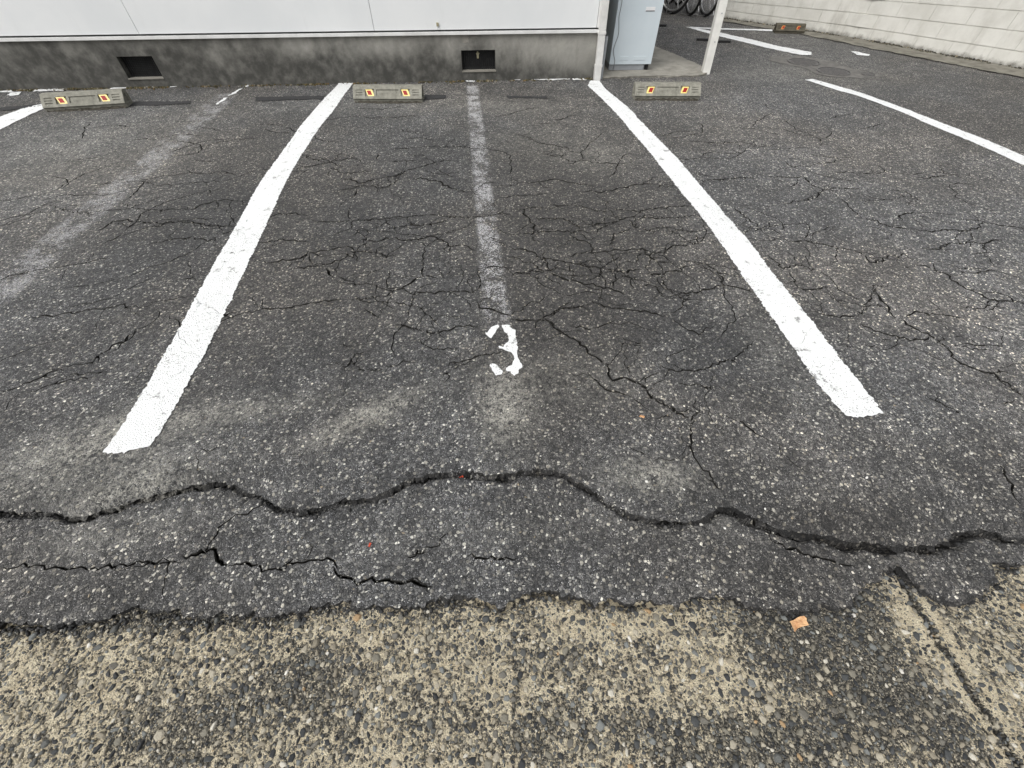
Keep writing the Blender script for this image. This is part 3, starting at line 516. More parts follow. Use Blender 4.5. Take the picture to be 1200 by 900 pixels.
    if edge_mat is not None:
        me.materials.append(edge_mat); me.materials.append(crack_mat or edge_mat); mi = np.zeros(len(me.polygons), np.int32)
        mi[:len(crack_shaded)][crack_shaded] = 2; mi[len(crack_shaded):n_top] = 2; mi[n_top:] = 1; me.polygons.foreach_set('material_index', mi)
    for k, fn in (attrs or {}).items():
        at = me.attributes.new(k, 'FLOAT', 'POINT'); at.data.foreach_set('value', np.asarray(fn(V[:, 0], V[:, 1]), np.float32))
    return o

def grid(x0, x1, y0, y1, s, j=.35):
    X, Y = np.meshgrid(np.arange(x0, x1, s), np.arange(y0, y1, s)); g = np.column_stack([X.ravel(), Y.ravel()])
    return g + rng.uniform(-j, j, g.shape) * s

def blobs(L):
    def fn(x, y):
        z = np.zeros(len(x))
        for cx, cy, rx, ry, a, rot in L:
            c, s = math.cos(R(rot)), math.sin(R(rot)); u = (x - cx) * c + (y - cy) * s; v = -(x - cx) * s + (y - cy) * c
            z += a * np.exp(-(u / rx) ** 2 - (v / ry) ** 2)
        return z
    return fn


# ------------------------------------------------------------------ the ground
lip = jag(jag(resample(mm(LIP), .007), .014, .85), .0025, .3); old_edge = jag(jag(resample(mm(OLD_EDGE), .006), .022, .85), .003, .3)
lip_l = lip[::4] + [lip[-1]]
oe_l = old_edge[::5] + [old_edge[-1]]
def edge_w(x): return .045 + .010 * np.exp(-((x + 1.0) / .3) ** 2) + .060 * sstep(x, .38, .62)
def edge_r(x): return .014 + .010 * np.exp(-((x + 1.0) / .3) ** 2) + .012 * sstep(x, .38, .62)
def z_main(x, y):
    x = np.asarray(x, float); y = np.asarray(y, float); z = und(x, y, .35)
    m = (y < 1.0) & (np.abs(x) < 2.2)
    if m.any():
        s = dist_line(x[m], y[m], lip_l); w = edge_w(x[m]); t = 1 - np.clip(s / w, 0, 1)
        z[m] += -edge_r(x[m]) * t ** 2 + rough(x[m], y[m]) * .0016 * np.clip(1.3 - s / .12, 0, 1)
    return z
def lip_gap(x):                                                          # how far the lip has opened, along its length
    g = .60 + .60 * np.exp(-((x + 1.02) / .22) ** 2) + .25 * np.exp(-((x + 1.5) / .2) ** 2) + .55 * np.exp(-((x + .05) / .28) ** 2) + .95 * sstep(x, .55, .75)
    return g * (.8 + .35 * np.sin(x * 37) * np.sin(x * 17 + 1))
def z_old(x, y):
    x = np.asarray(x, float); y = np.asarray(y, float)
    z = und(x, y, .35) - .018 - .008 * sstep(x, .4, .8)
    m = (np.abs(x) < 2.2)
    if m.any():
        s = dist_line(x[m], y[m], lip_l); e = dist_line(x[m], y[m], oe_l); g = lip_gap(x[m])
        z[m] += -.050 * g * np.exp(-(s / (.005 + .0095 * g)) ** 2) - .002 * (1 - np.clip(e / .03, 0, 1)) ** 2 + rough(x[m], y[m]) * .0014
    return z
def z_apron(x, y):
    x = np.asarray(x, float); y = np.asarray(y, float)
    under = np.interp(x, [p[0] for p in oe_l], [p[1] for p in oe_l]) + .03
    return und(x, y, .35) - .034 - .008 * sstep(x, .4, .8) + rough(x, y) * .0012 - .08 * sstep(y - under, 0, .05) - (.006 + .012 * sstep(np.sin(x * 4.3 + .9), -.2, .8)) * np.exp(-(dist_line(x, y, oe_l) / .009) ** 2)

tone = blobs([(-.35, 2.6, .85, 1.3, -.36, 0), (.75, 1.9, .5, 1.0, -.26, 0), (2.7, 2.2, 1.2, 1.8, .55, 0), (2.0, .9, .8, .45, .36, 0), (-1.55, 2.4, .35, .9, -.30, 0), (-2.9, 3.2, .7, 1.0, .36, 0),
              (-.3, 4.2, 1.0, .5, .12, 0), (.55, 3.35, .22, .28, -.22, 0), (-1.7, 1.15, .5, .4, -.08, 0), (.9, 1.05, .18, .3, -.22, 30), (5.0, 3.5, 1.2, 1.6, -.10, 0), (2.2, 4.2, .8, .5, .15, 0),
              (-.9, .62, .35, .05, -.35, -10), (.75, .42, .35, .06, -.35, -15), (1.3, .34, .4, .07, -.3, 0), (-1.4, .64, .3, .05, -.3, 0)])
dust = blobs([(-1.30, .82, .26, .13, 1.1, 15), (-1.08, .66, .18, .07, .9, 20), (-.92, .92, .30, .045, .75, 5), (-.42, .86, .17, .045, 1.5, 28), (.05, .84, .08, .15, 1.1, 0), (.5, .55, .13, .05, 1.2, -10),
              (.55, 3.3, .42, .42, .30, 0), (.9, 3.0, .25, .2, .35, 40), (.35, 4.1, .5, .18, .45, -10), (-2.9, 3.4, .7, .8, .35, 0), (-1.0, 4.25, .9, .18, .25, 0), (1.15, 1.05, .1, .3, .25, 0),
              (3.7, 5.0, .7, .5, .5, -40), (3.0, 4.85, .5, .2, .4, 0), (.25, .95, .3, .12, .35, 0), (4.3, 6.2, .5, .8, .3, 30)])

print('ground')
CR = prep_cracks(CRACKS)
for _ in range(95):                                                      # fine hairlines between the main cracks
    x0, y0 = [(rng.uniform(-3.0, -1.3), rng.uniform(1.1, 4.0)), (rng.uniform(-1.1, 1.2), rng.uniform(1.3, 4.2)), (rng.uniform(1.4, 3.4), rng.uniform(1.0, 3.8))][int(rng.integers(0, 3))]
    a = rng.normal() * .45 + (math.pi if rng.random() < .5 else 0); q = [(x0, y0)]; turn = rng.normal() * .03
    for k in range(int(rng.uniform(10, 34))):
        a += turn + rng.normal() * .22; q.append((q[-1][0] + math.cos(a) * .022, q[-1][1] + math.sin(a) * .022))
    CR.append((.0026 * (.7 + .42 * max(y0 - .9, 0)), jag(q, .006, .2)))
far_b = [(14, lip[-1][1]), (14, 18), (-14, 18), (-14, lip[0][1])]
band = grid(-1.75, 1.75, .2, .85, .0065)
dl = dist_line(band[:, 0], band[:, 1], lip_l); band = band[dl < .10]
lot = surface('parking_lot', lip + far_b, CR,
    [band, grid(-2.0, 2.0, .3, 1.4, .022), grid(-4.6, 4.6, 1.4, 5.0, .05), grid(-14, 14, .3, 18, .45)], z_main, M['asphalt'], None, 2.6, (-.085, .030), {'tone': tone, 'dust': dust}, edge_mat=M['broken'], crack_mat=M['silt_shade'])
tag(lot, 'worn dark grey asphalt of the parking lot, webbed with cracks', kind='structure')

sh = [(x, y + .10) for x, y in lip_l]
old_poly = [(-14, old_edge[0][1])] + old_edge + [(14, old_edge[-1][1]), (14, sh[-1][1])] + sh[::-1] + [(-14, sh[0][1])]
band = grid(-1.75, 1.75, .1, .80, .006)
dl = np.minimum(dist_line(band[:, 0], band[:, 1], lip_l), dist_line(band[:, 0], band[:, 1], oe_l)); band = band[dl < .06]
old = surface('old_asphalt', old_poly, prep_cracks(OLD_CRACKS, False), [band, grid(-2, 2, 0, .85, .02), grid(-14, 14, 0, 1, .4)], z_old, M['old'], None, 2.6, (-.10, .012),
    {'tone': blobs([(0, .45, 1.2, .2, -.06, 0), (.9, .3, .4, .1, -.15, 0), (-1.2, .5, .3, .08, .1, 0)]), 'dust': blobs([(-1.1, .52, .2, .05, .45, 10), (.62, .42, .06, .04, .5, 0), (0, .42, .6, .06, .12, 0)])}, edge_mat=M['broken'], crack_mat=M['silt_shade'])
tag(old, 'strip of lower, older asphalt in front of the broken lip', kind='structure')

sub = link('sub_base', mesh_np('sub_base', [(-14, .32, -.085), (14, .32, -.085), (14, 18, -.085), (-14, 18, -.085)], [(0, 1, 2, 3)]), M['old']); tag(sub, kind='structure')

joint = [(.015, jag(resample(mm(JOINT), .008), .002, .6))]
jl = mm(JOINT)
def band_j(x, y): return np.exp(-((dist_line(np.asarray(x), np.asarray(y), jl) - .024) / .013) ** 2)
clean = blobs([(.10, .25, .18, .06, .9, 0), (.34, .18, .16, .10, 1.0, 20), (.52, .06, .12, .10, 1.0, 0), (-1.1, .25, .25, .05, .8, 0), (-.45, .22, .2, .05, .5, 0), (1.05, .1, .15, .12, .7, 0), (-.1, .02, .3, .08, .4, 0)])
apron = surface('concrete_apron', [(-14, -8), (14, -8), (14, .75), (-14, .75)], joint, [grid(-2.2, 2.2, -.8, .45, .018), grid(-14, 14, -8, .75, .4)], z_apron, M['apron'], None, 1.0, None,
    {'grit': lambda x, y: 1.7 * np.exp(-(dist_line(x, y, jl) / .009) ** 2) + blobs([(.72, .09, .15, .10, 1.25, -15), (.86, .02, .12, .16, .9, 20), (.95, .14, .08, .08, .8, 0), (-.05, .29, 1.2, .03, .45, -2), (-1.0, .29, .6, .03, .5, 0), (.62, -.10, .25, .06, .5, 0), (-.6, .12, .3, .08, .35, 10), (.1, -.02, .5, .05, .35, -8), (.25, .12, .2, .05, .3, 0)])(x, y),
     'smooth_band': band_j, 'clean': clean}, opened=False)
tag(apron, 'rough concrete apron with exposed pebbles and pale worn cement', kind='structure')

# pebbles of the apron and chips of the asphalt, half sunk
def scatter(n_try, box, rfun, keep, sep=.82):
    x0, x1, y0, y1 = box; cs = .008; H = {}; out = []
    X = rng.uniform(x0, x1, n_try); Y = rng.uniform(y0, y1, n_try); r = rfun(n_try); k = keep(X, Y) > rng.random(n_try); o = np.argsort(-r)
    X, Y, r, k = X[o], Y[o], r[o], k[o]
    for x, y, q, kk in zip(X.tolist(), Y.tolist(), r.tolist(), k.tolist()):
        if not kk: continue
        cx, cy = int(x // cs), int(y // cs); m = int(2 * .013 // cs) if q > .006 else 2; ok = True
        for ax in range(cx - m, cx + m + 1):
            for ay in range(cy - m, cy + m + 1):
                for (u, v, s) in H.get((ax, ay), ()):
                    if (u - x) ** 2 + (v - y) ** 2 < ((q + s) * sep) ** 2: ok = False; break
                if not ok: break
            if not ok: break
        if ok: H.setdefault((cx, cy), []).append((x, y, q)); out.append((x, y, q))
    return np.array(out)

def stones(name, pts, zf, mat, flat=(.35, .7), sink=.15, elong=(.42, 1.0), smooth=True):
    n = len(pts); k = 6; a = np.linspace(0, 2 * np.pi, k, endpoint=False)
    ang = a[None] + rng.uniform(-.3, .3, (n, k)); rr = rng.uniform(.70, 1.18, (n, k)); el = rng.uniform(*elong, n)[:, None]; rot = rng.uniform(0, 6.28, n)[:, None]
    u = np.cos(ang) * rr; v = np.sin(ang) * rr * el; cx = u * np.cos(rot) - v * np.sin(rot); cy = u * np.sin(rot) + v * np.cos(rot)
    r = pts[:, 2:3]; h = r * rng.uniform(*flat, (n, 1)); z0 = zf(pts[:, 0], pts[:, 1])[:, None] - sink * h
    tlt = rng.normal(size=(n, 2)) * .16
    def ring(s, hz): return np.stack([pts[:, 0:1] + cx * r * s, pts[:, 1:2] + cy * r * s, z0 + hz * h + (cx * tlt[:, :1] + cy * tlt[:, 1:]) * r * s], -1)
    b = ring(1.0, -.4); b[:, :, 2] = np.minimum(b[:, :, 2], z0 - .2 * h)
    V = np.concatenate([b, ring(.93, .45), ring(.58, .92 ), np.stack([pts[:, 0:1], pts[:, 1:2], z0 + h], -1)], 1)
    F = []
    for q in range(2):
        for i in range(k):
            j = (i + 1) % k; F += [(q * k + i, q * k + j, (q + 1) * k + j), (q * k + i, (q + 1) * k + j, (q + 1) * k + i)]
    for i in range(k): F.append((2 * k + i, 2 * k + (i + 1) % k, 3 * k))
    F = np.array(F); nv = 3 * k + 1
    return mesh_np(name, V.reshape(-1, 3), (F[None] + (np.arange(n) * nv)[:, None, None]).reshape(-1, 3), smooth)

print('pebbles')
oe_x = np.array([p[0] for p in oe_l]); oe_y = np.array([p[1] for p in oe_l])
edge_y = lambda x: np.interp(x, oe_x, oe_y)
n_field = lambda x, y: np.clip(.84 + .5 * rough(x * .22, y * .22) - .28 * clean(x, y), .12, 1)
PB = scatter(380000, (-1.75, 1.75, -.55, .33), lambda n: np.clip(rng.lognormal(math.log(.0027), .52, n), .0015, .0115),
             lambda x, y: (y < edge_y(x) - .006) * n_field(x, y) * np.where(dist_line(x, y, jl) < .008, .45, 1 - .85 * band_j(x, y)))
peb = link('pebbles', stones('pebbles', PB, z_apron, M['pebble'], (.3, .65), .25, smooth=False), M['pebble'])
tag(peb, 'small mixed pebbles bedded in the concrete apron', 'pebbles', kind='stuff')

lip_y = lambda x: np.interp(x, [p[0] for p in lip_l], [p[1] for p in lip_l])
rchip = lambda n: np.clip(rng.lognormal(math.log(.0022), .48, n), .0011, .0075)
CH = scatter(17000, (-1.8, 1.8, .25, 1.05), rchip, lambda x, y: (y > lip_y(x) + .012) * np.clip(.5 + .9 * rough(x * .15, y * .15), .05, 1) * np.clip((1.15 - y) / .5, 0, 1))
chips = link('stone_chips', stones('stone_chips', CH, z_main, M['chip'], (.22, .45), .3, smooth=False), M['chip'])
tag(chips, 'pale stone chips showing in the upper asphalt', 'stone chips', kind='stuff')
CH2 = scatter(10000, (-1.7, 1.7, .12, .66), rchip, lambda x, y: (y < lip_y(x) - .012) * (y > edge_y(x) + .008) * np.clip(.62 + .6 * rough(x * .15, y * .15), .1, 1))
chips2 = link('stone_chips', stones('stone_chips_lower', CH2, z_old, M['chip'], (.22, .45), .3, smooth=False), M['chip'])
tag(chips2, 'pale stone chips showing in the lower asphalt strip', 'stone chips', kind='stuff')

# crumbs of broken asphalt lying along both broken edges
def crumbs(line, n, spread, bias):
    L = np.array(line); i = rng.integers(0, len(L) - 1, n); f = rng.random(n)[:, None]; p = L[i] * (1 - f) + L[i + 1] * f
    return np.column_stack([p[:, 0] + rng.normal(size=n) * .006, p[:, 1] - np.abs(rng.normal(size=n)) * spread + bias, np.clip(rng.lognormal(math.log(.0026), .5, n), .0012, .0085)])
ca = crumbs(lip, 3000, .014, .003); cb = crumbs(old_edge, 2600, .016, .003)
o_ = link('asphalt_crumbs', stones('asphalt_crumbs', ca, z_old, M['crumb'], (.6, 1.1), .1, smooth=False), M['crumb']); tag(o_, 'dark crumbs of asphalt lying in the long broken lip', 'asphalt crumbs', kind='stuff')
o_ = link('asphalt_crumbs', stones('asphalt_crumbs_low', cb, z_apron, M['crumb'], (.6, 1.1), .1, smooth=False), M['crumb']); tag(o_, 'dark crumbs of asphalt along the edge of the concrete apron', 'asphalt crumbs', kind='stuff')

# paint
print('paint')
z_paint = lambda x, y: z_main(x, y) + .003 + .002 * sstep(y, 3.5, 5)
def paint(name, poly, label, amp=.004, cracks=CR, step=.008, mat='paint', zf=z_paint, thin=.5):
    b = jag(jag(resample(poly + [poly[0]], step)[:-1], amp, .3), amp * .9, .8); xs = [p[0] for p in b]; ys = [p[1] for p in b]
    cs = [(w_ * thin, l) for w_, l in cracks if any(min(xs) - .02 < p[0] < max(xs) + .02 and min(ys) < p[1] < max(ys) for p in l)]
    o = surface(name, b, cs, [grid(min(xs), max(xs), min(ys), max(ys), .03)], zf, M[mat], lot, 1.6, under=.012)
    o['label'] = label; return o
L_ = {k: mm(v) for k, v in LINES.items()}
paint('painted_line', L_['left'], 'broad white bay line running to the left of the number', .0028, step=.006)
paint('painted_line', L_['right'], 'broad white bay line running to the right of the number', .0032, step=.006)
paint('painted_line', L_['east'], 'white bay line at the right edge in front of the block wall', .003, step=.012)
paint('painted_line', L_['west'], 'short piece of white bay line behind the leftmost wheel stop', .003, step=.012)
paint('painted_line', L_['farA'], 'slanting white line beyond the square post', .008, step=.02)
paint('painted_line', L_['farB'], 'thin white cross line running to the far dark wheel stop', .006, step=.02)
paint('painted_line', L_['dash'], 'short white dash near the foot of the block wall', .006, step=.02)
for q in NUMBER: paint('painted_number', mm(q), 'piece of the stencilled white figure 3', .0012, step=.006)
for q in FRAGS: paint('paint_fragment', mm(q), 'worn scrap of the white line along the foot of the building', .008, step=.015)
for q in STRIPS: paint('bitumen_strip', mm(q), 'black bitumen strip across the bay by the wheel stops', .008, step=.015, mat='patch')

# ------------------------------------------------------------------ slab, gutter, manholes
print('slab')
slab = surface('concrete_slab', jag(resample([(1.36, 4.862), (1.7, 4.855), (2.1, 4.85), (2.40, 4.85), (2.50, 4.93), (2.53, 5.15), (2.50, 5.35), (2.43, 5.7), (2.34, 6.08), (2.2, 6.5), (1.36, 6.5), (1.36, 4.862)], .02)[:-1], .012, .5), [], [grid(1.3, 2.6, 4.8, 6.5, .04)],
               lambda x, y: und(x, y, .2) + .016, M['slab'], None, skirt=(-.03, .004))
tag(slab, 'small concrete slab under the pale blue cabinet', kind='structure')
WALL = [(6.95, 2.70), (5.894, 4.77), (5.066, 6.388), (3.965, 7.905)]
gut_in = [(6.50, 2.60), (5.59, 4.47), (4.90, 5.82), (4.58, 6.55), (3.86, 7.62)]
gp = jag(resample(gut_in, .03), .025, .6) + [(3.9, 7.98)] + [(x + .03, y + .02) for x, y in resample(WALL, .1)[::-1]]
gutter = surface('gutter', gp, [], [grid(3.5, 7, 2.3, 8, .05)], lambda x, y: z_main(x, y) + .008 + .002 * rough(x * .1, y * .1), M['gutter'], None)
tag(gutter, 'pale concrete gutter strip along the block wall', kind='structure')

def manhole(x, y, r, label, rz):
    o = empty('manhole_cover', (x, y, float(z_main(np.array([x]), np.array([y]))[0]) + .004), rz); tag(o, label, 'manhole cover', 'manhole covers near the block wall')
    mb = MB(); n = 40
    for (r0, r1, z) in ((r * .93, r, .006),):
        a = [mb.bm.verts.new((math.cos(6.2832 * i / n) * r0, math.sin(6.2832 * i / n) * r0, z)) for i in range(n)]; b = [mb.bm.verts.new((math.cos(6.2832 * i / n) * r1, math.sin(6.2832 * i / n) * r1, z)) for i in range(n)]
        c = [mb.bm.verts.new((math.cos(6.2832 * i / n) * r1, math.sin(6.2832 * i / n) * r1, -.03)) for i in range(n)]; d = [mb.bm.verts.new((math.cos(6.2832 * i / n) * r0, math.sin(6.2832 * i / n) * r0, -.03)) for i in range(n)]
        for i in range(n):
            j = (i + 1) % n; mb.bm.faces.new((a[i], b[i], b[j], a[j])); mb.bm.faces.new((b[i], c[i], c[j], b[j])); mb.bm.faces.new((a[j], d[j], d[i], a[i]))
    mb.build('rim', M['iron'], o)
    mb = MB(); mb.prism([(math.cos(6.2832 * i / n) * r * .89, math.sin(6.2832 * i / n) * r * .89) for i in range(n)], -.03, .002)
    k = int(r * .8 / .024)
    for i in range(-k, k + 1):
        for j in range(-k, k + 1):
            if (i * .024) ** 2 + (j * .024) ** 2 < (r * .78) ** 2: mb.box(i * .024 - .008, i * .024 + .008, j * .024 - .008, j * .024 + .008, .001, .006)
    mb.build('lid', M['iron'], o)
    pp = [(x + math.cos(6.2832 * i / 24) * r * 1.35, y + math.sin(6.2832 * i / 24) * r * 1.3) for i in range(24)]
    return o
for (x, y, r, l) in ((3.735, 5.275, .165, 'round iron manhole cover, the farther one, beyond the end of the right bay line'), (3.835, 4.885, .160, 'round iron manhole cover, the nearer one, beside the end of the right bay line'), (4.12, 4.74, .06, 'small round iron valve cover beside the two manhole covers')):
    manhole(x, y, r, l, .5)
mp_ = surface('mortar_patch', jag(resample([(3.42, 5.35), (3.6, 5.05), (3.62, 4.75), (3.9, 4.62), (4.25, 4.66), (4.12, 4.95), (4.08, 5.3), (3.85, 5.55), (3.5, 5.55), (3.42, 5.35)], .02)[:-1], .03, .6), [], [grid(3.3, 4.3, 4.5, 5.6, .05)], lambda x, y: z_main(x, y) + .003, M['patchgrey'], lot)
mp_['label'] = 'pale mortar patch round the manhole covers'

# flat black rubber bars out on the far asphalt
for (x0, y0, x1, y1, l) in ((3.19, 6.345, 3.365, 6.305, 'flat black rubber bar just right of the square post'), (2.99, 6.48, 3.14, 6.42, 'thin black bar left of the square post, in line with another'), (2.72, 7.40, 2.905, 7.38, 'flat black bar just right of the pale blue cabinet')):
    d = Vector((x1 - x0, y1 - y0, 0)); a = math.atan2(d.y, d.x); L = d.length
    mb = MB(); mb.prism([(0, -.02), (L * .06, -.034), (L * .5, -.03), (L * .96, -.034), (L, -.015), (L * .97, .03), (L * .5, .036), (L * .04, .03)], -.004, .022); mb.bevel(.006, 2)
    o = mb.build('rubber_bar', M['black']); o.location = (x0, y0, float(z_main(np.array([x0]), np.array([y0]))[0])); o.rotation_euler = (0, 0, a); tag(o, l, 'rubber bar', 'black bars on the far asphalt')

# ------------------------------------------------------------------ white building
print('building')
bld = empty('white_building', (BUILD_X, BUILD_Y, 0), BUILD_ROT)
tag(bld, 'white panelled building on a stained concrete foundation with two vents', 'building')
VENTS = [(-1.322, -.998, .080, .240), (-4.462, -4.148, .072, .236)]
FT = .356
mb = MB(); face_holes(mb, -9.0, 0.0, -.15, FT, [v + (.10,) for v in VENTS], .10, lambda u, v, d: (u, d, v))
for q in ((-9.0, 0, FT),):
    a = [mb.bm.verts.new(p) for p in ((-9, 0.0, FT), (0, 0.0, FT), (0, .14, FT), (-9, .14, FT))]; mb.bm.faces.new(a)
    b = [mb.bm.verts.new(p) for p in ((0, 0, -.15), (0, .14, -.15), (0, .14, FT), (0, 0, FT))]; mb.bm.faces.new(b)
bmesh.ops.remove_doubles(mb.bm, verts=mb.bm.verts, dist=1e-5)
mb.build('foundation', M['foundation'], bld)
mb = MB(); mb.box(-9.0, -.012, .142, 6.0, -.15, 3.5); mb.build('wall_core', M['side'], bld)
mb = MB(); mb.box(-9.05, .12, -.25, 6.1, 3.502, 3.62).bevel(.01); mb.build('roof', M['trim'], bld)
for i, (a, b) in enumerate(((-2.088, -.052), (-4.142, -2.092), (-6.196, -4.146), (-8.25, -6.2), (-9.0, -8.254))):
    mb = MB(); mb.box(a, b, -.014, .138, .393, 3.498).bevel(.002, 1)
    mb.build('siding_panel', M['siding'], bld)
mb = MB(); mb.box(-.048, .0, -.018, .40, .393, 3.498).bevel(.003, 2); mb.build('corner_trim', M['trim'], bld)
mb = MB(); mb.box(-9.0, .002, -.030, .137, .3585, .379).bevel(.003, 2); mb.build('drip_flashing', M['trim'], bld)
mb = MB(); mb.box(-9.0, -.004, .004, .136, .3795, .3925); mb.build('shadow_gap', M['seam'], bld)
for (a, b, c, d) in VENTS:
    mb = MB(); n = 17
    for i in range(n):
        x = a + (b - a) * (i + .5) / n; mb.box(x - .0035, x + .0035, .052, .060, c + .003, d - .003)
    for z in (c + .012, d - .012): mb.box(a + .003, b - .003, .0605, .066, z - .006, z + .006)
    g_ = mb.build('vent_grille', M['vent'], bld)
    mb = MB(); mb.box(a + .004, b - .004, .090, .096, c + .004, d - .004); mb.build('vent_back', M['black'], bld)
    mb = MB(); mb.prism([(a - .003, -.008), (b + .004, -.008), (b - .002, .05), (a + .002, .05)], c - .007, c + .002); mb.bevel(.002, 1); mb.build('vent_sill', M['slab'], bld)
a, b, c, d = VENTS[0]
mb = MB(); mb.prism([(-.009, 0), (.009, 0), (.010, .026), (.018, .040), (.008, .044), (.006, .054), (-.006, .054), (-.008, .044), (-.018, .040), (-.010, .026)], 0, .004)
lt = mb.build('vent_latch', M['brass'], bld); lt.location = ((a + b) / 2 - .005, .050, c + .088); lt.rotation_euler = (R(90), 0, 0)
mb = MB(); mb.prism([(-.030, -.018), (-.010, -.024), (.016, -.016), (.030, -.022), (.027, .012), (.031, .020), (.004, .016), (-.026, .021)], 0, .002); pp_ = mb.build('plaster_patch', M['slab'], bld); pp_.location = (-1.272, -.0005, .316); pp_.rotation_euler = (R(90), 0, 0)
mb = MB(); mb.box(-.010, .010, -.012, 0, -.012, .012, Matrix.Translation((-1.515, -.0145, .432))).bevel(.004, 2); mb.build('pipe_stub', M['brass'], bld)
# downpipe at the corner
dp = MB(); dp.box(-.031, .031, -.022, .022, .10, 3.49).bevel(.005, 2); dpo = dp.build('downpipe', M['pipe'], bld); dpo.location = (.010, -.042, 0); dpo.rotation_euler = (0, R(-1.6), 0)
for z in (.36, .115, 1.6):
    mb = MB(); mb.box(-.035, .035, -.026, .026, z - .010, z + .010).bevel(.003, 1); mb.build('collar', M['pipe'], dpo)
mb = MB(); mb.box(-.034, .030, -.026, .024, 0, .104).bevel(.004, 2); mb.build('pipe_shoe', M['pipe'], dpo)
mb = MB(); mb.box(.046, .068, -.030, -.006, 0, .33).bevel(.004, 2); mb.build('drain_pipe', M['base'], bld)

# ------------------------------------------------------------------ pale blue cabinet
cab = empty('appliance_cabinet', (1.702, 5.072, .018), R(-3.0)); tag(cab, 'tall pale blue metal appliance cabinet on the slab by the building corner', 'appliance')
mb = MB(); mb.box(-.216, .216, 0, .46, .050, 1.30).bevel(.012, 3); bd = mb.build('body', M['cabinet'], cab)
mb = MB(); mb.prism([(-.212, .012), (.150, .012), (.163, .045), (.205, .045), (.205, .44), (-.212, .44)], 0.0, .050); mb.build('plinth', M['base'], cab)
mb = MB(); mb.tube([(.185, .035, -.002), (.185, .035, .05)], .018, 12); mb.build('foot', M['black'], cab)
for a, b in ((-.115, -.03), (.025, .150)):
    mb = MB(); mb.box(a, b, -.003, .004, .085, .115).bevel(.0028, 2); mb.build('embossed_panel', M['cabinet'], bd)
mb = MB(); mb.box(-.045, .045, -.0016, .002, -.016, .016, Matrix.Translation((.102, 0, .470))); lb = mb.build('sticker', M['label'], cab)
mb = MB(); mb.box(-.043, .043, -.0022, -.001, -.016, -.009, Matrix.Translation((.102, 0, .470))); mb.build('print_band', M['cord'], lb)
cp = [(-.188, .95), (-.186, .7), (-.185, .50), (-.192, .42), (-.180, .36), (-.170, .31), (-.172, .27), (-.188, .22), (-.198, .17), (-.186, .13), (-.166, .085), (-.165, .05), (-.172, .01)]
mb = MB(); mb.tube([(x, -.004, z) for x, z in cp], .0028, 6); mb.build('power_cord', M['cord'], cab, True)

# ------------------------------------------------------------------ square post
post = empty('square_post', (2.478, 4.955, float(z_main(np.array([2.478]), np.array([4.955]))[0])), 0); post.rotation_euler = (0, R(-3.6), R(-8))
tag(post, 'white square metal post standing at the corner of the slab', 'post')
mb = MB(); mb.box(-.036, .036, -.036, .036, -.01, 2.5).bevel(.005, 2); mb.build('shaft', M['post'], post)
for z in (.26, .47):
    mb = MB(); mb.tube([(.008, -.0355, z), (.008, -.0405, z)], .005, 8); mb.build('screw', M['base'], post)

# ------------------------------------------------------------------ block wall
print('block wall')
bw = empty('block_wall', (*WALL[1], 0)); tag(bw, 'long white painted concrete block wall on the right', 'wall')
W = [Vector((x - WALL[1][0], y - WALL[1][1])) for x, y in WALL]
SL = [0]
for a, b in zip(W[:-1], W[1:]): SL.append(SL[-1] + (b - a).length)
TOT = SL[-1]
def at(s):
    for i in range(len(W) - 1):
        if s <= SL[i + 1] or i == len(W) - 2: d = (W[i + 1] - W[i]).normalized(); return W[i] + d * (s - SL[i]), d
s_ref0, s_ref1 = SL[1], SL[3]
def hgt(s): return .152 - .050 * min(max((s - s_ref0) / (s_ref1 - s_ref0), -.5), 1)
core = MB()
for k in range(len(W) - 1):
    for s0, s1 in ((SL[k], SL[k + 1]),):
        (p0, d0), (p1, d1) = at(s0 + 1e-4), at(s1 - 1e-4); n0 = Vector((-d0.y, d0.x)) * -1
        q = [p0 + n0 * .007, p1 + n0 * .007, p1 + n0 * .13, p0 + n0 * .13]
        a = [core.bm.verts.new((v.x, v.y, -.05)) for v in q]; b = [core.bm.verts.new((v.x, v.y, hgt(s) * 8 - .04)) for v, s in zip(q, (s0, s1, s1, s0))]
        core.bm.faces.new(a[::-1]); core.bm.faces.new(b)
        for i in range(4): core.bm.faces.new((a[i], a[(i + 1) % 4], b[(i + 1) % 4], b[i]))
core.build('mortar', M['block'], bw)
for c in range(8):
    s = -.18 * (c % 2); bl = .385
    while s < TOT - .05:
        f = 1 - .25 * min(max((s - s_ref0) / (s_ref1 - s_ref0), 0), 1); s0 = max(s, 0); s1 = min(s + bl * f, TOT)
        if s1 - s0 > .03:
            vv = []
            for ss, e in ((s0 + .001, 1), (s1 - .001, -1)):
                p, d = at(ss); n = Vector((-d.y, d.x)) * -1; h = hgt(ss); z0 = h * (c - .12) + .0035 if c else -.05; z1 = h * (c + .88) - .0035
                j = rng.uniform(-.0012, .0012)
                for t in (j, .145):
                    for z in (z0, z1): q = p + n * t; vv.append((q.x, q.y, z))
            mb = MB(); V = [mb.bm.verts.new(q) for q in vv]
            for f4 in ((0, 1, 5, 4), (2, 6, 7, 3), (0, 4, 6, 2), (1, 3, 7, 5), (0, 2, 3, 1), (4, 5, 7, 6)): mb.bm.faces.new([V[i] for i in f4])
            mb.bevel(.0035, 1); mb.build('block', M['block'], bw)
        s += bl * f
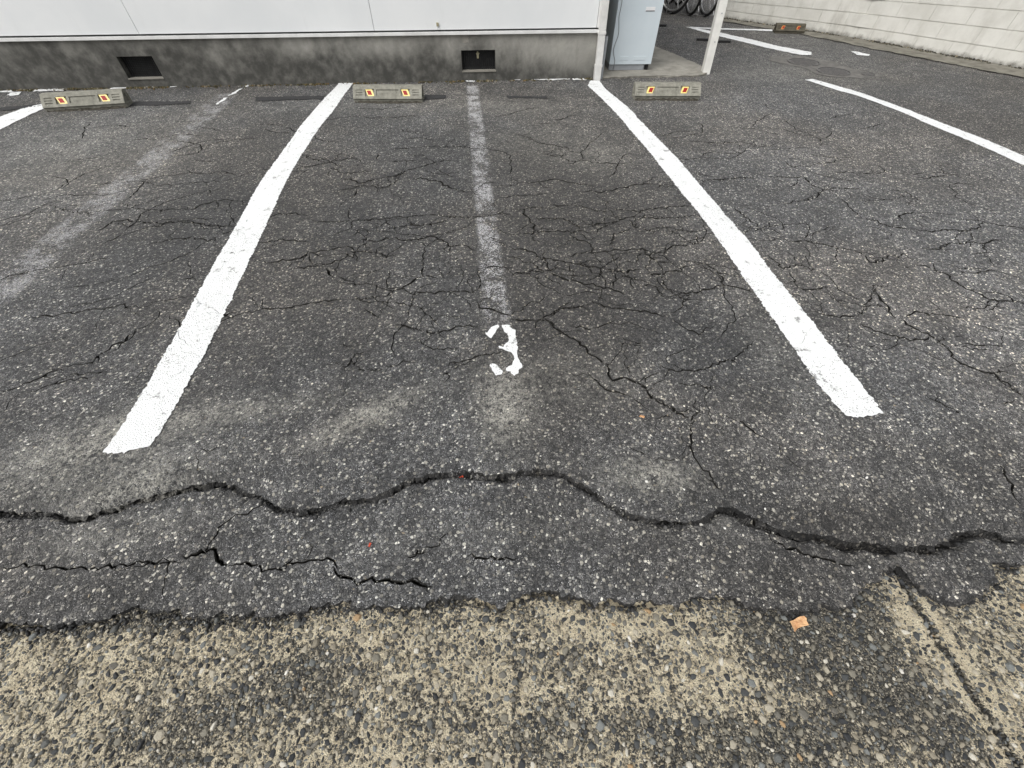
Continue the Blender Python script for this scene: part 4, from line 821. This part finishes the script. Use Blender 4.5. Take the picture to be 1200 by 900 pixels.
# low wall closing the yard at the back
bk = empty('back_wall', (2.5, 10.3, 0)); tag(bk, 'dim grey wall behind the parked bicycles', 'wall')
mb = MB(); mb.box(-4, 2.4, 0, .15, -.1, 1.6).bevel(.008, 1); mb.build('wall_face', M['backwall'], bk)
mb = MB(); mb.box(-4.02, 2.42, -.02, .17, 1.603, 1.66).bevel(.008, 1); mb.build('coping', M['backwall'], bk)

# ------------------------------------------------------------------ wheel stops
def wheel_stop(loc, rz, label, L=.60, body='stop', ye='yellow', re_='red', sc=1.0, flip=1):
    o = empty('wheel_stop', loc, rz); o.scale = (1, sc, sc); tag(o, label, 'wheel stop', 'wheel stops')
    h = L / 2; y0, z0, y1, z1 = .0, .034, .072, .112               # sloping face from (y0,z0) to (y1,z1)
    sl = math.hypot(y1 - y0, z1 - z0); du = ((y1 - y0) / sl, (z1 - z0) / sl); nn = (-du[1], du[0])
    fx = lambda u, v, d: (u, y0 + du[0] * v - nn[0] * d, z0 + du[1] * v - nn[1] * d)
    k = L / .6; hl = [(-.098 * k, .098 * k, .026, .076, .008), (-.196 * k, -.116 * k, .022, .080, .012), (.116 * k, .196 * k, .022, .080, .012)]
    for sx in (-1, 1):
        for v in (.026, .046, .066): hl.append((min(sx * .218 * k, sx * .275 * k), max(sx * .218 * k, sx * .275 * k), v, v + .009, .006))
    mb = MB(); face_holes(mb, -h, h, 0, sl, hl, .008, fx)
    # rest of the hull
    prof = [(y0, z0), (y1, z1), (y1 + .045, z1), (y1 + .058, z1 - .012), (y1 + .066, .0), (.012, .0), (.010, z0 - .010)]
    for i in range(1, len(prof)):
        a, b = prof[i], prof[(i + 1) % len(prof)]
        mb.bm.faces.new([mb.bm.verts.new(p) for p in ((-h, *a), (h, *a), (h, *b), (-h, *b))])
    for sx in (-h, h):
        e = .012 * (1 if sx > 0 else -1)
        outer = [mb.bm.verts.new((sx, *p)) for p in prof]
        cy, cz = .068, .056; inner = [mb.bm.verts.new((sx, cy + (p[0] - cy) * .55, cz + (p[1] - cz) * .55)) for p in prof]; deep = [mb.bm.verts.new((sx - e, cy + (p[0] - cy) * .5, cz + (p[1] - cz) * .5)) for p in prof]
        n = len(prof)
        for i in range(n):
            j = (i + 1) % n; mb.bm.faces.new((outer[i], outer[j], inner[j], inner[i])); mb.bm.faces.new((inner[i], inner[j], deep[j], deep[i]))
        mb.bm.faces.new(deep)
    bmesh.ops.remove_doubles(mb.bm, verts=mb.bm.verts, dist=2e-5)
    bd = mb.build('body', M[body], o)
    md = bd.modifiers.new('bevel', 'BEVEL'); md.width = .0035; md.segments = 2; md.limit_method = 'ANGLE'; md.angle_limit = R(40)
    for cx in (-.156 * k, .156 * k):
        sk = .010 * flip
        def slab4(name, hw, v0, v1, d0, d1, mat, par, ox=0.0):
            m2 = MB(); P = []
            for d in (d0, d1):
                for u, v in ((-hw, v0), (hw, v0), (hw, v1), (-hw, v1)): P.append(m2.bm.verts.new(fx(cx + ox + u + sk * (((v - .05) / .025)), v, d)))
            for f4 in ((0, 1, 2, 3), (7, 6, 5, 4), (0, 4, 5, 1), (1, 5, 6, 2), (2, 6, 7, 3), (3, 7, 4, 0)): m2.bm.faces.new([P[i] for i in f4])
            return m2.build(name, mat, par)
        rf = slab4('reflector', .029 * k, .024, .078, .0118, .003, M[ye], o, -.004 * flip)
        slab4('red_panel', .0165 * k, .034, .068, .0029, .0012, M[re_], rf, .000)
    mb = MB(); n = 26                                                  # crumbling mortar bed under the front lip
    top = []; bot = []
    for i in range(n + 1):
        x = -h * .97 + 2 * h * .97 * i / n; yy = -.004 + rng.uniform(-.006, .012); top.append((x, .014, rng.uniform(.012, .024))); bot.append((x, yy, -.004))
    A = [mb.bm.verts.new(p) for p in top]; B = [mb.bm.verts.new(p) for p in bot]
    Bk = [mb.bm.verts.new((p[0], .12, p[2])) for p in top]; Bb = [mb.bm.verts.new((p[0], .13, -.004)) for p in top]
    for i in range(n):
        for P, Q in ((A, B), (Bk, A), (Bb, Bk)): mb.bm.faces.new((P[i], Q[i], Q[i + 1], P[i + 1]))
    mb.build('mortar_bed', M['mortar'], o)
    return o
def zm(x, y): return float(z_main(np.array([x]), np.array([y]))[0])
def ws(xa, ya, xb, yb, label, **k):
    L = math.hypot(xb - xa, yb - ya); x, y = (xa + xb) / 2, (ya + yb) / 2
    return wheel_stop((x, y, zm(x, y) + .002), math.atan2(yb - ya, xb - xa), label, L=L, **k)
ws(-3.527, 4.288, -2.914, 4.362, 'weathered concrete wheel stop at the left, turned a little, dark gap under it', flip=-1)
ws(-.998, 4.343, -.394, 4.286, 'weathered concrete wheel stop touching the left bay line, its right end chipped', flip=-1)
ws(1.491, 4.156, 2.072, 4.101, 'weathered concrete wheel stop in front of the cabinet and the square post', flip=1)
ws(4.20, 6.77, 4.56, 6.68, 'dark brown wheel stop far off against the block wall', body='darkstop', ye='orange', re_='red', sc=.85)

# ------------------------------------------------------------------ bicycles beyond the cabinet
def bicycle(x, y, rz, label, fr, guard):
    """wheels roll along local y; the wheel nearest the camera at y = 0"""
    o = empty('bicycle', (x, y, zm(x, y)), rz); tag(o, label, 'bicycle', 'bicycles parked at the back of the lot')
    r = .325
    for wy in (0, 1.06):
        ring = lambda rad, n: [(0, wy + math.cos(6.2832 * i / n) * rad, r + math.sin(6.2832 * i / n) * rad) for i in range(n)]
        ty = MB().tube(ring(r - .018, 40), .018, 8, closed=True).build('wheel', M['tyre'], o, True)
        MB().tube(ring(r - .042, 40), .011, 6, closed=True).build('rim', M['steel'], ty, True)
        mb = MB()
        for i in range(18):
            a = 6.2832 * i / 18; sx = .03 if i % 2 else -.03
            mb.tube([(sx, wy + math.cos(a + .5) * .02, r + math.sin(a + .5) * .02), (0, wy + math.cos(a) * (r - .045), r + math.sin(a) * (r - .045))], .0014, 4, False)
        mb.tube([(-.045, wy, r), (.045, wy, r)], .02, 8); mb.build('spokes', M['steel'], ty)
        arc = [(0, wy + math.cos(a) * (r + .022), r + math.sin(a) * (r + .022)) for a in [R(-20 + 12 * i) for i in range(17)]]
        MB().tube(arc, .016, 6).build('mudguard', M['silver'], o, True)
    mb = MB(); bb = (0, .48, .28); st = (0, .36, .72); hd = (0, .86, .82); ra = (0, 0, r); fa = (0, 1.06, r)
    for p, q, w_ in ((bb, st, .016), (bb, hd, .018), (st, hd, .014)): mb.tube([p, q], w_, 8)
    for s_ in (-.045, .045):
        mb.tube([(s_, *ra[1:]), (s_ * .6, *bb[1:])], .010, 6); mb.tube([(s_, *ra[1:]), (s_ * .4, *st[1:])], .009, 6); mb.tube([(s_, *fa[1:]), (s_ * .8, .90, .70), (s_ * .3, .87, .78)], .011, 6)
    mb.build('frame', M[fr], o, True)
    mb = MB(); mb.tube([hd, (0, .83, .98)], .012, 8); mb.tube([(-.29, .62, .98), (-.24, .78, 1.0), (0, .83, .98), (.24, .78, 1.0), (.29, .62, .98)], .012, 8); mb.build('handlebar', M['steel'], o, True)
    mb = MB(); mb.prism([(-.10, .20), (.10, .20), (.035, .38), (.02, .47), (-.02, .47), (-.035, .38)], .82, .87); mb.bevel(.015, 2); mb.tube([st, (0, .33, .83)], .013, 8); mb.build('saddle', M['tyre'], o, True)
    mb = MB(); mb.tube([(.07, 0, r + .055), (.07, .25, r + .075), (.07, .49, .33), (.07, .48, .21), (.07, .25, .25), (.07, 0, r - .055)], .012, 6, closed=True); mb.box(.064, .076, .02, .46, .26, .36); mb.build('chain_guard', M[guard], o, True)
    mb = MB(); mb.tube([(-.07, .02, r), (-.13, -.03, .02), (.13, -.03, .02), (.07, .02, r)], .008, 6); mb.build('kickstand', M['steel'], o, True)
    mb = MB()
    for z in (.86, .94, 1.02, 1.09):
        q = .13 + (z - .86) * .15; mb.tube([(-q - .03, 1.0 - .02, z), (q + .03, 1.0 - .02, z), (q + .03, 1.25, z), (-q - .03, 1.25, z)], .004, 5, closed=True)
    for i in range(9):
        for yy in (.98, 1.25): t_ = -1 + i / 4; mb.tube([(t_ * .15, yy, .86), (t_ * .19, yy, 1.09)], .003, 4)
    mb.build('basket', M['steel'], o)
    mb = MB(); mb.tube([(0, .48, .28), (.09, .48, .28), (.09, .50, .12), (.15, .50, .12)], .009, 6); mb.build('crank', M['steel'], o, True)
    return o
bicycle(3.30, 8.33, R(28), 'bicycle with a silver chain guard nearest the pale blue cabinet', 'silver', 'silver')
bicycle(3.545, 8.17, R(-2), 'bicycle with a thin bright rim, in the middle of the parked row', 'frame', 'silver')
bicycle(3.745, 8.06, R(3), 'dark bicycle nearest the square post and the block wall', 'frame', 'frame')

# ------------------------------------------------------------------ small litter and growth
def clumps(name, pts, mat, label, cat, flat, kind='stuff'):
    o = link(name, stones(name, pts, lambda x, y: z_main(x, y) + .002, mat, flat, .1, (.4, 1)), mat); tag(o, label, cat, kind=kind); return o
n = 2600; x = rng.uniform(-4.6, 1.28, n); wy = BUILD_Y + math.tan(BUILD_ROT) * (x - BUILD_X)
keep = rng.random(n) < np.clip(.35 + .9 * rough(x * .05, x * 0), .05, 1); y = wy - np.abs(rng.normal(size=n)) * .022 - .004
clumps('moss', np.column_stack([x, y, rng.uniform(.004, .013, n)])[keep], M['moss'], 'brown and green moss along the foot of the building', 'moss', (.4, 1.1))
n = 2600; s = rng.uniform(0, TOT, n); P = np.array([(*(at(q)[0]), *at(q)[1]) for q in s]); off = np.abs(rng.normal(size=n)) * .03
PX = P[:, 0] + WALL[1][0] - P[:, 3] * off; PY = P[:, 1] + WALL[1][1] + P[:, 2] * off
keep = rng.random(n) < np.clip(.5 + .9 * rough(s * .06, s * 0), .1, 1)
gsel = np.column_stack([P[:, 0] + WALL[1][0] + P[:, 1] * 0 - (-P[:, 3]) * -off, P[:, 1] + WALL[1][1] - P[:, 2] * off, rng.uniform(.006, .018, n)])
clumps('grit', np.column_stack([PX, P[:, 1] + WALL[1][1] + P[:, 2] * off, gsel[:, 2]])[keep], M['soil'], 'dark dirt and weeds along the foot of the block wall', 'dirt', (.5, 1.4))

def leaf(x, y, s, rz, mat, name, label, cat, zf=z_apron, curl=.35):
    out = [(-.50, -.30), (-.46, -.02), (-.44, .20), (-.22, .19), (.02, .24), (.20, .27), (.44, .24), (.50, .10), (.43, .0), (.44, -.20), (.12, -.19), (-.22, -.20)]
    mb = MB(); c = mb.bm.verts.new((0, 0, .10 * s)); V = []; Wv = []
    for u, v in out:
        zz = curl * (u * u + .6 * v * v) * s + rng.uniform(0, .05) * s; V.append(mb.bm.verts.new((u * s, v * s, zz))); Wv.append(mb.bm.verts.new((u * s * .5, v * s * .5, .05 * s + rng.uniform(-.03, .03) * s)))
    n = len(out)
    for i in range(n):
        j = (i + 1) % n; mb.bm.faces.new((V[i], V[j], Wv[j], Wv[i])); mb.bm.faces.new((Wv[i], Wv[j], c))
    o = mb.build(name, M[mat]); md = o.modifiers.new('thick', 'SOLIDIFY'); md.thickness = .0012
    o.location = (x, y, float(zf(np.array([x]), np.array([y]))[0]) + .005); o.rotation_euler = (.12, -.05, rz); tag(o, label, cat); return o
leaf(.747, .128, .047, R(8), 'leaf', 'dry_leaf', 'curled tan dry leaf lying on the dark gravel patch of the apron', 'leaf')
leaf(.522, .765, .018, R(-35), 'leaf', 'dry_leaf', 'small brown leaf scrap lying in the long diagonal crack', 'leaf', z_main, .2)
leaf(-.105, .62, .016, R(20), 'redbit', 'red_scrap', 'tiny red scrap on the broken asphalt lip', 'scrap', z_old, .3)
leaf(-.36, .42, .012, R(70), 'redbit', 'red_scrap', 'tiny red scrap on the lower asphalt strip, left of centre', 'scrap', z_old, .3)
print('done', sum(len(o.data.polygons) for o in bpy.data.objects if o.type == 'MESH'))
